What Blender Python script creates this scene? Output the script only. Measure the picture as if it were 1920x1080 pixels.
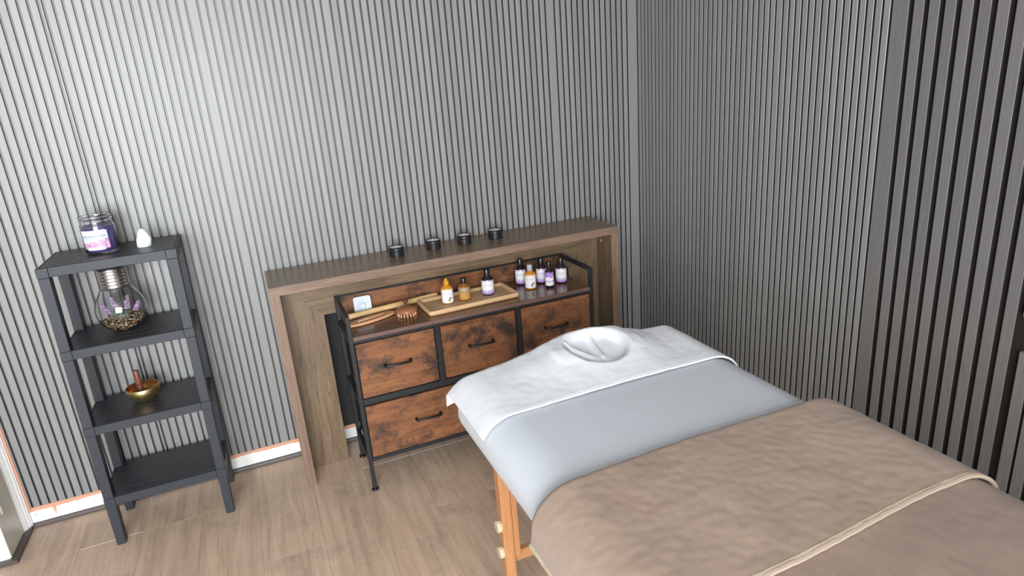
import bpy, bmesh, math, random
from mathutils import Vector, Matrix, Euler, noise

random.seed(7)
SC = bpy.context.scene
for o in list(bpy.data.objects):
    bpy.data.objects.remove(o)
COL = SC.collection

# ------------------------------------------------------------------ camera
cam_data = bpy.data.cameras.new('camera')
cam_data.sensor_fit = 'HORIZONTAL'
cam_data.sensor_width = 36.0
cam_data.lens = 1198.145 / 1920.0 * 36.0
cam_data.clip_start = 0.02
cam = bpy.data.objects.new('camera', cam_data)
COL.objects.link(cam)
right = Vector((0.9171, -0.3914, -0.0758)).normalized()
fwd = Vector((0.3512, 0.8831, -0.3112)).normalized()
down = fwd.cross(right).normalized()
right = down.cross(fwd).normalized()
M = Matrix((right, -down, -fwd)).transposed().to_4x4()
M.translation = Vector((0.46891, -2.52996, 1.42793))
cam.matrix_world = M
SC.camera = cam

# ------------------------------------------------------------------ light
world = bpy.data.worlds.new('daylight')
world.use_nodes = True
world.node_tree.nodes['Background'].inputs[0].default_value = (0.75, 0.85, 1.0, 1)
world.node_tree.nodes['Background'].inputs[1].default_value = 0.6
SC.world = world

def area(name, loc, rot, sx, sy, power, col):
    d = bpy.data.lights.new(name, 'AREA')
    d.shape = 'RECTANGLE'; d.size = sx; d.size_y = sy
    d.energy = power; d.color = col
    o = bpy.data.objects.new(name, d); COL.objects.link(o)
    o.location = loc; o.rotation_euler = rot
    return o
# daylight entering through the glazed doors of the front wall (behind the camera)
area('daylight_front', (-0.25, -4.32, 1.36), (math.radians(90), 0, 0), 2.2, 1.9, 300, (0.93, 0.97, 1.0))

SC.view_settings.view_transform = 'Standard'
SC.view_settings.look = 'None'
SC.view_settings.exposure = 0.0
SC.view_settings.gamma = 1.0
SC.view_settings.use_curve_mapping = False

# ------------------------------------------------------------------ materials
def nodes(name):
    m = bpy.data.materials.new(name); m.use_nodes = True
    nt = m.node_tree; b = nt.nodes['Principled BSDF']
    return m, nt, b
def plain(name, col, rough=0.5, metal=0.0, spec=0.5, **kw):
    m, nt, b = nodes(name)
    b.inputs['Base Color'].default_value = (*col, 1)
    b.inputs['Roughness'].default_value = rough
    b.inputs['Metallic'].default_value = metal
    b.inputs['Specular IOR Level'].default_value = spec
    for k, v in kw.items():
        b.inputs[k.replace('_', ' ')].default_value = v
    return m
def N(nt, t, **kw):
    n = nt.nodes.new(t)
    for k, v in kw.items():
        setattr(n, k, v)
    return n
def coords(nt, scale, rnd=True, kind='Object'):
    """object coordinates, shifted per object so that no two pieces carry the same grain"""
    tc = N(nt, 'ShaderNodeTexCoord')
    mp = N(nt, 'ShaderNodeMapping'); mp.inputs['Scale'].default_value = scale
    nt.links.new(tc.outputs[kind], mp.inputs[0])
    if rnd:
        oi = N(nt, 'ShaderNodeObjectInfo')
        ml = N(nt, 'ShaderNodeMath', operation='MULTIPLY'); ml.inputs[1].default_value = 37.0
        nt.links.new(oi.outputs['Random'], ml.inputs[0])
        cb = N(nt, 'ShaderNodeCombineXYZ')
        for i in range(3): nt.links.new(ml.outputs[0], cb.inputs[i])
        nt.links.new(cb.outputs[0], mp.inputs['Location'])
    return mp.outputs[0]
def ramp(nt, fac, stops):
    r = N(nt, 'ShaderNodeValToRGB')
    e = r.color_ramp.elements
    while len(e) < len(stops): e.new(0.5)
    for i, (p, c) in enumerate(stops):
        e[i].position = p; e[i].color = (*c, 1) if len(c) == 3 else c
    nt.links.new(fac, r.inputs[0])
    return r.outputs[0]
def noise_tex(nt, vec, scale, detail=6, rough=0.6, dist=0.0):
    n = N(nt, 'ShaderNodeTexNoise')
    n.inputs['Scale'].default_value = scale; n.inputs['Detail'].default_value = detail
    n.inputs['Roughness'].default_value = rough; n.inputs['Distortion'].default_value = dist
    nt.links.new(vec, n.inputs[0]); return n.outputs[0]
def mix(nt, a, b, fac, mode='MIX'):
    m = N(nt, 'ShaderNodeMix', data_type='RGBA', blend_type=mode)
    for s, v in ((0, fac), (6, a), (7, b)):
        if isinstance(v, (int, float)): m.inputs[s].default_value = v
        elif isinstance(v, tuple): m.inputs[s].default_value = (*v, 1)
        else: nt.links.new(v, m.inputs[s])
    return m.outputs[2]
def bump(nt, b, h, strength, dist=0.001):
    n = N(nt, 'ShaderNodeBump'); n.inputs['Strength'].default_value = strength
    n.inputs['Distance'].default_value = dist
    nt.links.new(h, n.inputs['Height']); nt.links.new(n.outputs[0], b.inputs['Normal'])

def wood(name, light, dark, stretch, rough=0.5, spec=0.5, crack=None, crack_amt=0.5, blotch=None,
         blotch_scale=7, bl=(0.5, 0.68), rnd=0.12, bmp=0.15, contrast=(0.32, 0.68)):
    """stretch: scale vector, small along the grain"""
    m, nt, b = nodes(name)
    v = coords(nt, stretch)
    fine = noise_tex(nt, v, 1.0, 8, 0.65, 0.6)
    colr = ramp(nt, fine, [(contrast[0], dark), (contrast[1], light)])
    if crack:
        v2 = coords(nt, tuple(s * 1.7 for s in stretch))
        cr = noise_tex(nt, v2, 1.0, 10, 0.75, 1.5)
        f = ramp(nt, cr, [(0.36, (crack_amt,) * 3), (0.45, (0, 0, 0))])
        colr = mix(nt, colr, crack, f)
    if blotch:
        v3 = coords(nt, (1, 1, 1))
        bn = noise_tex(nt, v3, blotch_scale, 9, 0.72, 0.12)
        f = ramp(nt, bn, [(bl[0], (0, 0, 0)), (bl[1], (0.92,) * 3)])
        colr = mix(nt, colr, blotch, f)
    oi = N(nt, 'ShaderNodeObjectInfo')
    mr = N(nt, 'ShaderNodeMapRange'); mr.inputs[3].default_value = 1 - rnd; mr.inputs[4].default_value = 1 + rnd
    nt.links.new(oi.outputs['Random'], mr.inputs[0])
    hs = N(nt, 'ShaderNodeHueSaturation'); nt.links.new(mr.outputs[0], hs.inputs['Value'])
    nt.links.new(colr, hs.inputs['Color'])
    nt.links.new(hs.outputs[0], b.inputs['Base Color'])
    b.inputs['Roughness'].default_value = rough; b.inputs['Specular IOR Level'].default_value = spec
    if bmp: bump(nt, b, fine, bmp)
    return m

def slat_material(name, light, dark, rough, spec):
    m, nt, b = nodes(name)
    v = coords(nt, (430, 430, 11))
    fine = noise_tex(nt, v, 1.0, 5, 0.65, 0.5)
    v2 = coords(nt, (42, 42, 3.2))
    wv = N(nt, 'ShaderNodeTexWave', wave_type='BANDS', bands_direction='X')
    wv.inputs['Scale'].default_value = 0.55; wv.inputs['Distortion'].default_value = 7.0
    wv.inputs['Detail'].default_value = 3.0; wv.inputs['Detail Scale'].default_value = 0.6
    nt.links.new(v2, wv.inputs[0])
    mid = tuple((a * 0.55 + c * 0.45) for a, c in zip(light, dark))
    c1 = ramp(nt, fine, [(0.2, dark), (0.5, mid), (0.8, light)])
    c2 = ramp(nt, wv.outputs['Fac'], [(0.0, (0.84,) * 3), (0.35, (1, 1, 1)), (1.0, (1.03,) * 3)])
    cc = mix(nt, c1, c2, 0.30, 'MULTIPLY')
    # rare dark knots in the figure
    kn = noise_tex(nt, coords(nt, (48, 48, 8.5)), 1.0, 4, 0.6, 1.6)
    kf = ramp(nt, kn, [(0.68, (0, 0, 0)), (0.76, (0.5,) * 3)])
    cc = mix(nt, cc, tuple(d * 0.55 for d in dark), kf)
    oi = N(nt, 'ShaderNodeObjectInfo')
    mr = N(nt, 'ShaderNodeMapRange'); mr.inputs[3].default_value = 0.92; mr.inputs[4].default_value = 1.07
    nt.links.new(oi.outputs['Random'], mr.inputs[0])
    hs = N(nt, 'ShaderNodeHueSaturation'); nt.links.new(mr.outputs[0], hs.inputs['Value'])
    nt.links.new(cc, hs.inputs['Color']); nt.links.new(hs.outputs[0], b.inputs['Base Color'])
    b.inputs['Roughness'].default_value = rough; b.inputs['Specular IOR Level'].default_value = spec
    bump(nt, b, fine, 0.12, 0.0006)
    return m

MAT = {}
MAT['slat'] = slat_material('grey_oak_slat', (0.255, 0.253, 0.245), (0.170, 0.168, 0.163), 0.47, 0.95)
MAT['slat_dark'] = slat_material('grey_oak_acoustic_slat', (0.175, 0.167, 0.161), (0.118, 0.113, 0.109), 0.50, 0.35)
MAT['groove'] = plain('charcoal_groove', (0.014, 0.013, 0.015), 0.42, spec=1.0)
MAT['slat_side'] = plain('black_slat_side', (0.018, 0.017, 0.018), 0.6, spec=0.3)
MAT['felt'] = plain('brown_black_felt', (0.024, 0.017, 0.016), 0.95, spec=0.1)
MAT['white_paint'] = plain('white_paint', (0.80, 0.80, 0.78), 0.5)
MAT['cream_paint'] = plain('cream_gloss_paint', (0.62, 0.60, 0.53), 0.35)
MAT['wall_paint'] = plain('white_wall_paint', (0.72, 0.72, 0.71), 0.8)
MAT['grey_paint'] = plain('grey_wall_paint', (0.12, 0.12, 0.12), 0.8)
MAT['primer'] = plain('orange_primer', (0.62, 0.31, 0.20), 0.6)
MAT['shoe'] = plain('dark_laminate_strip', (0.085, 0.066, 0.062), 0.45)
MAT['gap'] = plain('grey_mortar', (0.20, 0.19, 0.21), 0.8)
MAT['floor'] = wood('laminate_oak', (0.61, 0.45, 0.33), (0.42, 0.298, 0.212), (38, 2.2, 38), 0.42, 0.45,
                    crack=(0.30, 0.215, 0.16), crack_amt=0.5, blotch=(0.27, 0.21, 0.17), blotch_scale=6,
                    bl=(0.50, 0.80), rnd=0.07, bmp=0.05)
MAT['floor_core'] = plain('pale_board_core', (0.62, 0.54, 0.45), 0.7)
MAT['mantel_x'] = wood('rustic_oak_across', (0.225, 0.152, 0.092), (0.112, 0.074, 0.044), (5, 60, 60), 0.31, 0.5,
                       crack=(0.035, 0.024, 0.018), crack_amt=0.5, rnd=0.03, bmp=0.0)
MAT['mantel_z'] = wood('rustic_oak_upright', (0.225, 0.152, 0.092), (0.112, 0.074, 0.044), (60, 60, 5), 0.40, 0.45,
                       crack=(0.030, 0.021, 0.016), crack_amt=0.85, rnd=0.03, bmp=0.08)
MAT['mantel_edge_x'] = wood('oak_edge_band_across', (0.250, 0.165, 0.120), (0.155, 0.096, 0.068), (6, 70, 70), 0.4, 0.45,
                            crack=(0.07, 0.04, 0.03), crack_amt=0.5, rnd=0.02, bmp=0.05)
MAT['mantel_edge_z'] = wood('oak_edge_band_upright', (0.250, 0.165, 0.120), (0.155, 0.096, 0.068), (70, 70, 6), 0.4, 0.45,
                            crack=(0.07, 0.04, 0.03), crack_amt=0.5, rnd=0.02, bmp=0.05)
MAT['rust'] = wood('rustic_brown_front', (0.275, 0.113, 0.048), (0.130, 0.052, 0.023), (6, 40, 40), 0.36, 0.5,
                   crack=(0.05, 0.025, 0.015), crack_amt=0.75, blotch=(0.030, 0.022, 0.020), blotch_scale=10,
                   bl=(0.48, 0.62), rnd=0.05, bmp=0.05)
MAT['rust_top'] = wood('rustic_brown_top', (0.15, 0.070, 0.038), (0.075, 0.036, 0.022), (6, 45, 45), 0.16, 0.6,
                       crack=(0.03, 0.016, 0.012), crack_amt=0.5, blotch=(0.04, 0.024, 0.018), blotch_scale=5,
                       bl=(0.5, 0.8), rnd=0.02, bmp=0.02)
MAT['top_edge'] = wood('top_edge_band', (0.17, 0.10, 0.085), (0.10, 0.06, 0.05), (6, 60, 60), 0.4, 0.4, rnd=0.0, bmp=0.0)
MAT['black_metal'] = plain('black_steel', (0.016, 0.017, 0.020), 0.42, spec=0.45)
MAT['black_cloth'] = plain('black_fabric', (0.012, 0.012, 0.013), 0.9, spec=0.2)
MAT['handle'] = plain('black_handle_metal', (0.010, 0.008, 0.008), 0.38, spec=0.45)
def plastic():
    m, nt, b = nodes('black_plastic_woodgrain')
    v = coords(nt, (9, 160, 160))
    n = noise_tex(nt, v, 1.0, 4, 0.6)
    c = ramp(nt, n, [(0.3, (0.018, 0.019, 0.023)), (0.7, (0.032, 0.033, 0.038))])
    nt.links.new(c, b.inputs['Base Color'])
    b.inputs['Roughness'].default_value = 0.42; b.inputs['Specular IOR Level'].default_value = 0.5
    bump(nt, b, n, 0.25, 0.0008)
    return m
MAT['plastic'] = plastic()
MAT['plastic_post'] = plain('black_plastic_post', (0.026, 0.030, 0.038), 0.5, spec=0.45)
MAT['bamboo'] = wood('pale_bamboo', (0.70, 0.48, 0.235), (0.57, 0.36, 0.16), (7, 70, 70), 0.42, 0.4, rnd=0.03, bmp=0.03)
MAT['tray'] = wood('beech_tray', (0.66, 0.43, 0.24), (0.55, 0.335, 0.175), (6, 80, 80), 0.42, 0.4, rnd=0.03, bmp=0.03)
MAT['tray_floor'] = wood('beech_tray_floor', (0.52, 0.34, 0.19), (0.43, 0.27, 0.145), (6, 90, 90), 0.45, 0.4, rnd=0.03, bmp=0.03)
MAT['board'] = wood('orange_beech', (0.62, 0.34, 0.18), (0.50, 0.255, 0.125), (8, 80, 80), 0.4, 0.4, rnd=0.03, bmp=0.02)
MAT['peg'] = plain('pale_wood_peg', (0.66, 0.36, 0.17), 0.45)
MAT['brush'] = plain('reddish_varnished_wood', (0.29, 0.115, 0.058), 0.3)
MAT['brush_knob'] = plain('dark_red_wood_knob', (0.11, 0.024, 0.020), 0.22)
MAT['mallet'] = wood('dark_red_wood', (0.20, 0.062, 0.038), (0.10, 0.03, 0.02), (60, 60, 8), 0.35, 0.5, rnd=0.0, bmp=0.02)
MAT['leg_wood'] = wood('orange_beech_leg', (0.45, 0.215, 0.095), (0.37, 0.165, 0.068), (90, 90, 6), 0.35, 0.45, rnd=0.04, bmp=0.02)
MAT['rail_wood'] = wood('pale_rail_wood', (0.68, 0.40, 0.12), (0.58, 0.32, 0.085), (8, 80, 80), 0.4, 0.4, rnd=0.04, bmp=0.02)
MAT['knob_wood'] = plain('pale_turned_knob', (0.52, 0.42, 0.28), 0.45)
MAT['gold'] = None
def brass():
    m, nt, b = nodes('hammered_brass')
    n = noise_tex(nt, coords(nt, (1, 1, 1)), 90, 3, 0.5)
    c = ramp(nt, n, [(0.3, (0.62, 0.44, 0.19)), (0.7, (0.82, 0.65, 0.34))])
    nt.links.new(c, b.inputs['Base Color'])
    b.inputs['Metallic'].default_value = 1.0; b.inputs['Roughness'].default_value = 0.38
    bump(nt, b, n, 0.25, 0.0012)
    return m
MAT['gold'] = brass()
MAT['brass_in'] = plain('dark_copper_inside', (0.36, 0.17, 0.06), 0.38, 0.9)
MAT['chrome'] = plain('brushed_chrome', (0.60, 0.61, 0.63), 0.25, 1.0)
def glassmat(name, col=(1, 1, 1), rough=0.0, ior=1.45):
    return plain(name, col, rough, 0.0, 0.5, Transmission_Weight=1.0, IOR=ior)
MAT['glass'] = glassmat('clear_glass', (0.97, 0.98, 0.98))
MAT['amber'] = plain('amber_liquid', (0.78, 0.34, 0.035), 0.08, 0.0, 0.5, Transmission_Weight=0.45, IOR=1.33)
MAT['amber_deep'] = plain('deep_amber_bottle', (0.36, 0.13, 0.025), 0.08, 0.0, 0.5, Transmission_Weight=0.4, IOR=1.33)
MAT['amber_cap'] = plain('amber_cap', (0.80, 0.40, 0.03), 0.2, 0.0, 0.5, Transmission_Weight=0.35)
MAT['dark_bottle'] = plain('dark_violet_bottle', (0.020, 0.008, 0.014), 0.10, spec=0.6)
MAT['black_cap'] = plain('black_cap', (0.010, 0.010, 0.011), 0.28, spec=0.5)
MAT['clear_cap'] = plain('clear_grey_cap', (0.52, 0.52, 0.56), 0.15, 0.0, 0.5, Transmission_Weight=0.4)
MAT['wax'] = plain('purple_wax', (0.10, 0.062, 0.24), 0.30, spec=0.5, Subsurface_Weight=0.05)
MAT['cream_wax'] = plain('cream_wax', (0.78, 0.75, 0.69), 0.5)
MAT['tin'] = plain('matt_black_tin', (0.020, 0.020, 0.024), 0.38, 0.3, 0.5)
MAT['crystal'] = plain('white_selenite', (0.88, 0.88, 0.88), 0.35, spec=0.5, Subsurface_Weight=0.3)
MAT['timer'] = plain('white_timer_plastic', (0.58, 0.62, 0.72), 0.4)
MAT['timer_grey'] = plain('timer_grey_print', (0.36, 0.38, 0.46), 0.5)
MAT['ink'] = plain('grey_ink', (0.10, 0.09, 0.12), 0.6)
MAT['ink_pale'] = plain('pale_ink', (0.34, 0.32, 0.36), 0.6)
MAT['white_ink'] = plain('white_ink', (0.80, 0.80, 0.80), 0.6)
MAT['label_white'] = plain('white_label', (0.82, 0.80, 0.82), 0.5)
MAT['flower'] = plain('lilac_flower', (0.66, 0.42, 0.70), 0.7)
MAT['leaf'] = plain('grey_green_leaf', (0.22, 0.33, 0.25), 0.7)
MAT['black_print'] = plain('black_grout', (0.02, 0.02, 0.02), 0.8)

def uv_label(name, kind):
    """flat print on a label: u runs round the bottle, v runs up"""
    m, nt, b = nodes(name)
    uv = N(nt, 'ShaderNodeUVMap')
    sp = N(nt, 'ShaderNodeSeparateXYZ'); nt.links.new(uv.outputs[0], sp.inputs[0])
    v = sp.outputs[1]; u = sp.outputs[0]
    def nz(scale, sx=1, sy=1, d=4):
        mp = N(nt, 'ShaderNodeMapping'); mp.inputs['Scale'].default_value = (sx, sy, 1)
        nt.links.new(uv.outputs[0], mp.inputs[0]); return noise_tex(nt, mp.outputs[0], scale, d, 0.6)
    def band(lo, hi, soft=0.02):
        a = N(nt, 'ShaderNodeMapRange', interpolation_type='SMOOTHSTEP'); a.inputs[1].default_value = lo - soft; a.inputs[2].default_value = lo + soft
        c = N(nt, 'ShaderNodeMapRange', interpolation_type='SMOOTHSTEP'); c.inputs[1].default_value = hi - soft; c.inputs[2].default_value = hi + soft
        c.inputs[3].default_value = 1; c.inputs[4].default_value = 0
        nt.links.new(v, a.inputs[0]); nt.links.new(v, c.inputs[0])
        k = N(nt, 'ShaderNodeMath', operation='MULTIPLY'); nt.links.new(a.outputs[0], k.inputs[0]); nt.links.new(c.outputs[0], k.inputs[1])
        return k.outputs[0]
    def mul(a, c):
        k = N(nt, 'ShaderNodeMath', operation='MULTIPLY'); nt.links.new(a, k.inputs[0]); nt.links.new(c, k.inputs[1]); return k.outputs[0]
    col = (0.82, 0.80, 0.83)
    if kind == 'lavender':
        # sprigs rising from the bottom edge
        wv = N(nt, 'ShaderNodeTexWave', bands_direction='X'); wv.inputs['Scale'].default_value = 2.6
        wv.inputs['Distortion'].default_value = 1.5
        nt.links.new(uv.outputs[0], wv.inputs[0])
        hgt = N(nt, 'ShaderNodeMapRange'); hgt.inputs[3].default_value = 0.08; hgt.inputs[4].default_value = 0.36
        nt.links.new(wv.outputs[1], hgt.inputs[0])
        lt = N(nt, 'ShaderNodeMath', operation='LESS_THAN'); nt.links.new(v, lt.inputs[0]); nt.links.new(hgt.outputs[0], lt.inputs[1])
        pc = ramp(nt, nz(14, 1, 1.2), [(0.35, (0.16, 0.06, 0.33)), (0.55, (0.42, 0.24, 0.62)), (0.7, (0.70, 0.58, 0.80))])
        col = mix(nt, col, pc, lt.outputs[0])
        tp = ramp(nt, nz(6), [(0.45, (0, 0, 0)), (0.55, (0.8,) * 3)])
        col = mix(nt, col, (0.48, 0.30, 0.60), mul(tp, band(0.88, 1.2)))
    elif kind == 'coconut':
        col = mix(nt, col, (0.80, 0.62, 0.50), band(0.86, 1.2, 0.05))
        def spot(cu, cv, r, ell=1.0):
            vm = N(nt, 'ShaderNodeVectorMath', operation='SUBTRACT'); vm.inputs[1].default_value = (cu, cv, 0)
            nt.links.new(uv.outputs[0], vm.inputs[0])
            sc = N(nt, 'ShaderNodeVectorMath', operation='MULTIPLY'); sc.inputs[1].default_value = (1.6, 1.0 * ell, 0); nt.links.new(vm.outputs[0], sc.inputs[0])
            ln = N(nt, 'ShaderNodeVectorMath', operation='LENGTH'); nt.links.new(sc.outputs[0], ln.inputs[0])
            lt = N(nt, 'ShaderNodeMath', operation='LESS_THAN'); nt.links.new(ln.outputs[1], lt.inputs[0]); lt.inputs[1].default_value = r
            return lt.outputs[0]
        col = mix(nt, col, (0.33, 0.40, 0.20), spot(0.60, 0.19, 0.15, 1.4))
        col = mix(nt, col, (0.26, 0.13, 0.085), spot(0.67, 0.26, 0.16))
        col = mix(nt, col, (0.84, 0.82, 0.78), spot(0.70, 0.19, 0.105))
    elif kind == 'amber':
        col = mix(nt, (0.42, 0.20, 0.06), (0.62, 0.30, 0.07), ramp(nt, nz(5), [(0.4, (0, 0, 0)), (0.6, (1, 1, 1))]))
        col = mix(nt, col, (0.30, 0.22, 0.12), band(0.55, 1.2, 0.15))
    elif kind == 'small':
        pc = ramp(nt, nz(7), [(0.38, (0.10, 0.04, 0.22)), (0.52, (0.42, 0.22, 0.62)), (0.66, (0.72, 0.60, 0.82))])
        col = mix(nt, col, pc, band(0.62, 1.2, 0.01))
        sm = ramp(nt, nz(7, 1, 2), [(0.48, (0, 0, 0)), (0.56, (0.9,) * 3)])
        col = mix(nt, col, (0.16, 0.11, 0.30), mul(sm, band(0.22, 0.40)))
    elif kind == 'candle':
        sky = ramp(nt, v, [(0.30, (0.74, 0.46, 0.64)), (0.42, (0.84, 0.78, 0.86)), (0.55, (0.55, 0.66, 0.86)), (1.0, (0.42, 0.66, 0.86))])
        fl = ramp(nt, nz(9, 1, 1.6), [(0.32, (0.28, 0.15, 0.34)), (0.50, (0.62, 0.32, 0.52)), (0.68, (0.82, 0.66, 0.76))])
        hill = N(nt, 'ShaderNodeMapRange'); hill.inputs[3].default_value = 0.30; hill.inputs[4].default_value = 0.58
        nt.links.new(u, hill.inputs[0])
        lt = N(nt, 'ShaderNodeMath', operation='LESS_THAN'); nt.links.new(v, lt.inputs[0]); nt.links.new(hill.outputs[0], lt.inputs[1])
        col = mix(nt, sky, fl, lt.outputs[0])
    if isinstance(col, tuple): b.inputs['Base Color'].default_value = (*col, 1)
    else: nt.links.new(col, b.inputs['Base Color'])
    b.inputs['Roughness'].default_value = 0.35
    return m
for k in ('lavender', 'coconut', 'amber', 'small', 'candle'):
    MAT['label_' + k] = uv_label('printed_label_' + k, k)

def fabric(name, col, scale, strength, rough=0.95, var=0.08, sheen=0.0, big=6.0, lean=None):
    m, nt, b = nodes(name)
    v = coords(nt, (1, 1, 1), rnd=False)
    n1 = noise_tex(nt, v, scale, 4, 0.7)
    n2 = noise_tex(nt, v, big, 4, 0.55, 0.3)
    c = ramp(nt, n2, [(0.3, tuple(x * (1 - var) for x in col)), (0.7, tuple(min(1, x * (1 + var)) for x in col))])
    c2 = ramp(nt, n1, [(0.3, (1 - var * 1.6,) * 3), (0.7, (1 + var * 0.6,) * 3)])
    c = mix(nt, c, c2, 1.0, 'MULTIPLY')
    if lean:                                                # pinkish worn patches in the pile
        n3 = noise_tex(nt, v, 5.0, 2, 0.5)
        f = ramp(nt, n3, [(0.60, (0, 0, 0)), (0.75, (0.7,) * 3)])
        c = mix(nt, c, lean, f)
    nt.links.new(c, b.inputs['Base Color'])
    b.inputs['Roughness'].default_value = rough; b.inputs['Specular IOR Level'].default_value = 0.15
    b.inputs['Sheen Weight'].default_value = sheen; b.inputs['Sheen Roughness'].default_value = 0.5
    bump(nt, b, n1, strength, 0.002)
    return m
MAT['sheet'] = fabric('white_jersey_sheet', (0.56, 0.59, 0.63), 700, 0.05, 0.8, 0.01)
MAT['towel'] = fabric('white_terry_towel', (0.72, 0.73, 0.76), 420, 0.35, 0.95, 0.02)
MAT['hem_white'] = plain('white_hem_tape', (0.84, 0.84, 0.86), 0.7)
MAT['fleece_back'] = fabric('brown_fleece_reverse', (0.310, 0.222, 0.174), 620, 0.55, 0.95, 0.12, 0.15, 6.0, (0.29, 0.19, 0.155))
MAT['fleece'] = fabric('brown_fleece', (0.372, 0.268, 0.203), 620, 0.55, 0.95, 0.13, 0.2, 7.0, (0.30, 0.19, 0.155))
MAT['binding'] = plain('beige_binding', (0.43, 0.355, 0.25), 0.7)

# ------------------------------------------------------------------ mesh helpers
ORIGIN = {}
def tag(o, label=None, cat=None, group=None, kind=None):
    if label: o['label'] = label
    if cat: o['category'] = cat
    if group: o['group'] = group
    if kind: o['kind'] = kind
    return o
def empty(name, loc, label, cat, group=None):
    o = bpy.data.objects.new(name, None); COL.objects.link(o)
    o.empty_display_size = 0.05
    o.location = loc
    ORIGIN[o.name] = Vector(loc)
    return tag(o, label, cat, group)
def obj(name, bm, mat, parent=None, world=True, smooth=None, loc=None):
    """one mesh object. With world=True the bmesh is in scene coordinates and is moved into its root's frame."""
    org = Vector((0, 0, 0))
    if parent is not None: org = ORIGIN[parent.name]
    elif loc is not None: org = Vector(loc)
    if world: bmesh.ops.translate(bm, verts=bm.verts, vec=-org)
    me = bpy.data.meshes.new(name)
    bm.normal_update()
    bm.to_mesh(me); bm.free()
    mats = mat if isinstance(mat, (list, tuple)) else [mat]
    for x in mats: me.materials.append(x)
    if smooth is not None:
        me.polygons.foreach_set('use_smooth', [True] * len(me.polygons))
        if smooth < 180: me.set_sharp_from_angle(angle=math.radians(smooth))
    o = bpy.data.objects.new(name, me); COL.objects.link(o)
    if parent is not None:
        o.parent = parent
    else:
        o.location = org
    ORIGIN[o.name] = org
    return o
def box(bm, x0, x1, y0, y1, z0, z1, bev=0.0, seg=1):
    vs = [bm.verts.new((x, y, z)) for x in (x0, x1) for y in (y0, y1) for z in (z0, z1)]
    fs = [(0, 1, 3, 2), (4, 6, 7, 5), (0, 4, 5, 1), (2, 3, 7, 6), (0, 2, 6, 4), (1, 5, 7, 3)]
    faces = [bm.faces.new([vs[i] for i in f]) for f in fs]
    if bev:
        es = list({e for f in faces for e in f.edges})
        bmesh.ops.bevel(bm, geom=es, offset=bev, segments=seg, affect='EDGES', profile=0.5)
    return vs
def nb(*a, **k):
    bm = bmesh.new(); box(bm, *a, **k); return bm
def prism(bm, pts, z0, z1, axis='z'):
    """extrude a closed outline (list of 2D points)"""
    def P(p, h):
        if axis == 'z': return (p[0], p[1], h)
        if axis == 'y': return (p[0], h, p[1])
        return (h, p[0], p[1])
    a = [bm.verts.new(P(p, z0)) for p in pts]; b = [bm.verts.new(P(p, z1)) for p in pts]
    n = len(pts)
    fs = [bm.faces.new(a), bm.faces.new(b[::-1])]
    for i in range(n):
        fs.append(bm.faces.new((a[i], b[i], b[(i + 1) % n], a[(i + 1) % n])))
    bmesh.ops.recalc_face_normals(bm, faces=bm.faces)
    return fs
def lathe(prof, n=32, cx=0, cy=0, z0=0, close=False, bm=None):
    bm = bm or bmesh.new()
    rings = []
    for r, z in prof:
        if r < 1e-6: rings.append([bm.verts.new((cx, cy, z0 + z))])
        else: rings.append([bm.verts.new((cx + r * math.cos(2 * math.pi * i / n), cy + r * math.sin(2 * math.pi * i / n), z0 + z)) for i in range(n)])
    pairs = list(zip(rings, rings[1:])) + ([(rings[-1], rings[0])] if close else [])
    for a, b in pairs:
        if len(a) == 1 and len(b) == 1: continue
        for i in range(n):
            j = (i + 1) % n
            if len(a) == 1: bm.faces.new((a[0], b[i], b[j]))
            elif len(b) == 1: bm.faces.new((a[i], b[0], a[j]))
            else: bm.faces.new((a[i], b[i], b[j], a[j]))
    bmesh.ops.recalc_face_normals(bm, faces=bm.faces)
    return bm
def tube(bm, pts, r, n=10, cap=True):
    pts = [Vector(p) for p in pts]; rings = []
    rr = r if isinstance(r, (list, tuple)) else [r] * len(pts)
    up = Vector((0, 0, 1))
    for i, p in enumerate(pts):
        t = (pts[min(i + 1, len(pts) - 1)] - pts[max(i - 1, 0)]).normalized()
        a = t.cross(up)
        if a.length < 1e-3: a = t.cross(Vector((1, 0, 0)))
        a.normalize(); b = t.cross(a).normalized()
        rings.append([bm.verts.new(p + a * rr[i] * math.cos(2 * math.pi * k / n) + b * rr[i] * math.sin(2 * math.pi * k / n)) for k in range(n)])
    for A, B in zip(rings, rings[1:]):
        for k in range(n):
            bm.faces.new((A[k], B[k], B[(k + 1) % n], A[(k + 1) % n]))
    if cap:
        bm.faces.new(rings[0]); bm.faces.new(rings[-1][::-1])
    bmesh.ops.recalc_face_normals(bm, faces=bm.faces)
    return bm
def patch(r, z0, z1, a0, a1, n=24, th=0.0003):
    """a label wrapped round a cylinder; angle 0 = facing -y; UVs for print"""
    bm = bmesh.new(); uvl = bm.loops.layers.uv.new('UVMap')
    g = []
    m = 6
    for j in range(m + 1):
        g.append([bm.verts.new((r * math.sin(a0 + (a1 - a0) * i / n), -r * math.cos(a0 + (a1 - a0) * i / n), z0 + (z1 - z0) * j / m)) for i in range(n + 1)])
    for j in range(m):
        for i in range(n):
            f = bm.faces.new((g[j][i], g[j][i + 1], g[j + 1][i + 1], g[j + 1][i]))
            for l, (a, b) in zip(f.loops, ((i, j), (i + 1, j), (i + 1, j + 1), (i, j + 1))):
                l[uvl].uv = (a / n, b / m)
    return bm
FONT = bpy.data.fonts.load('<builtin>') if '<builtin>' in bpy.data.fonts else None
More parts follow.
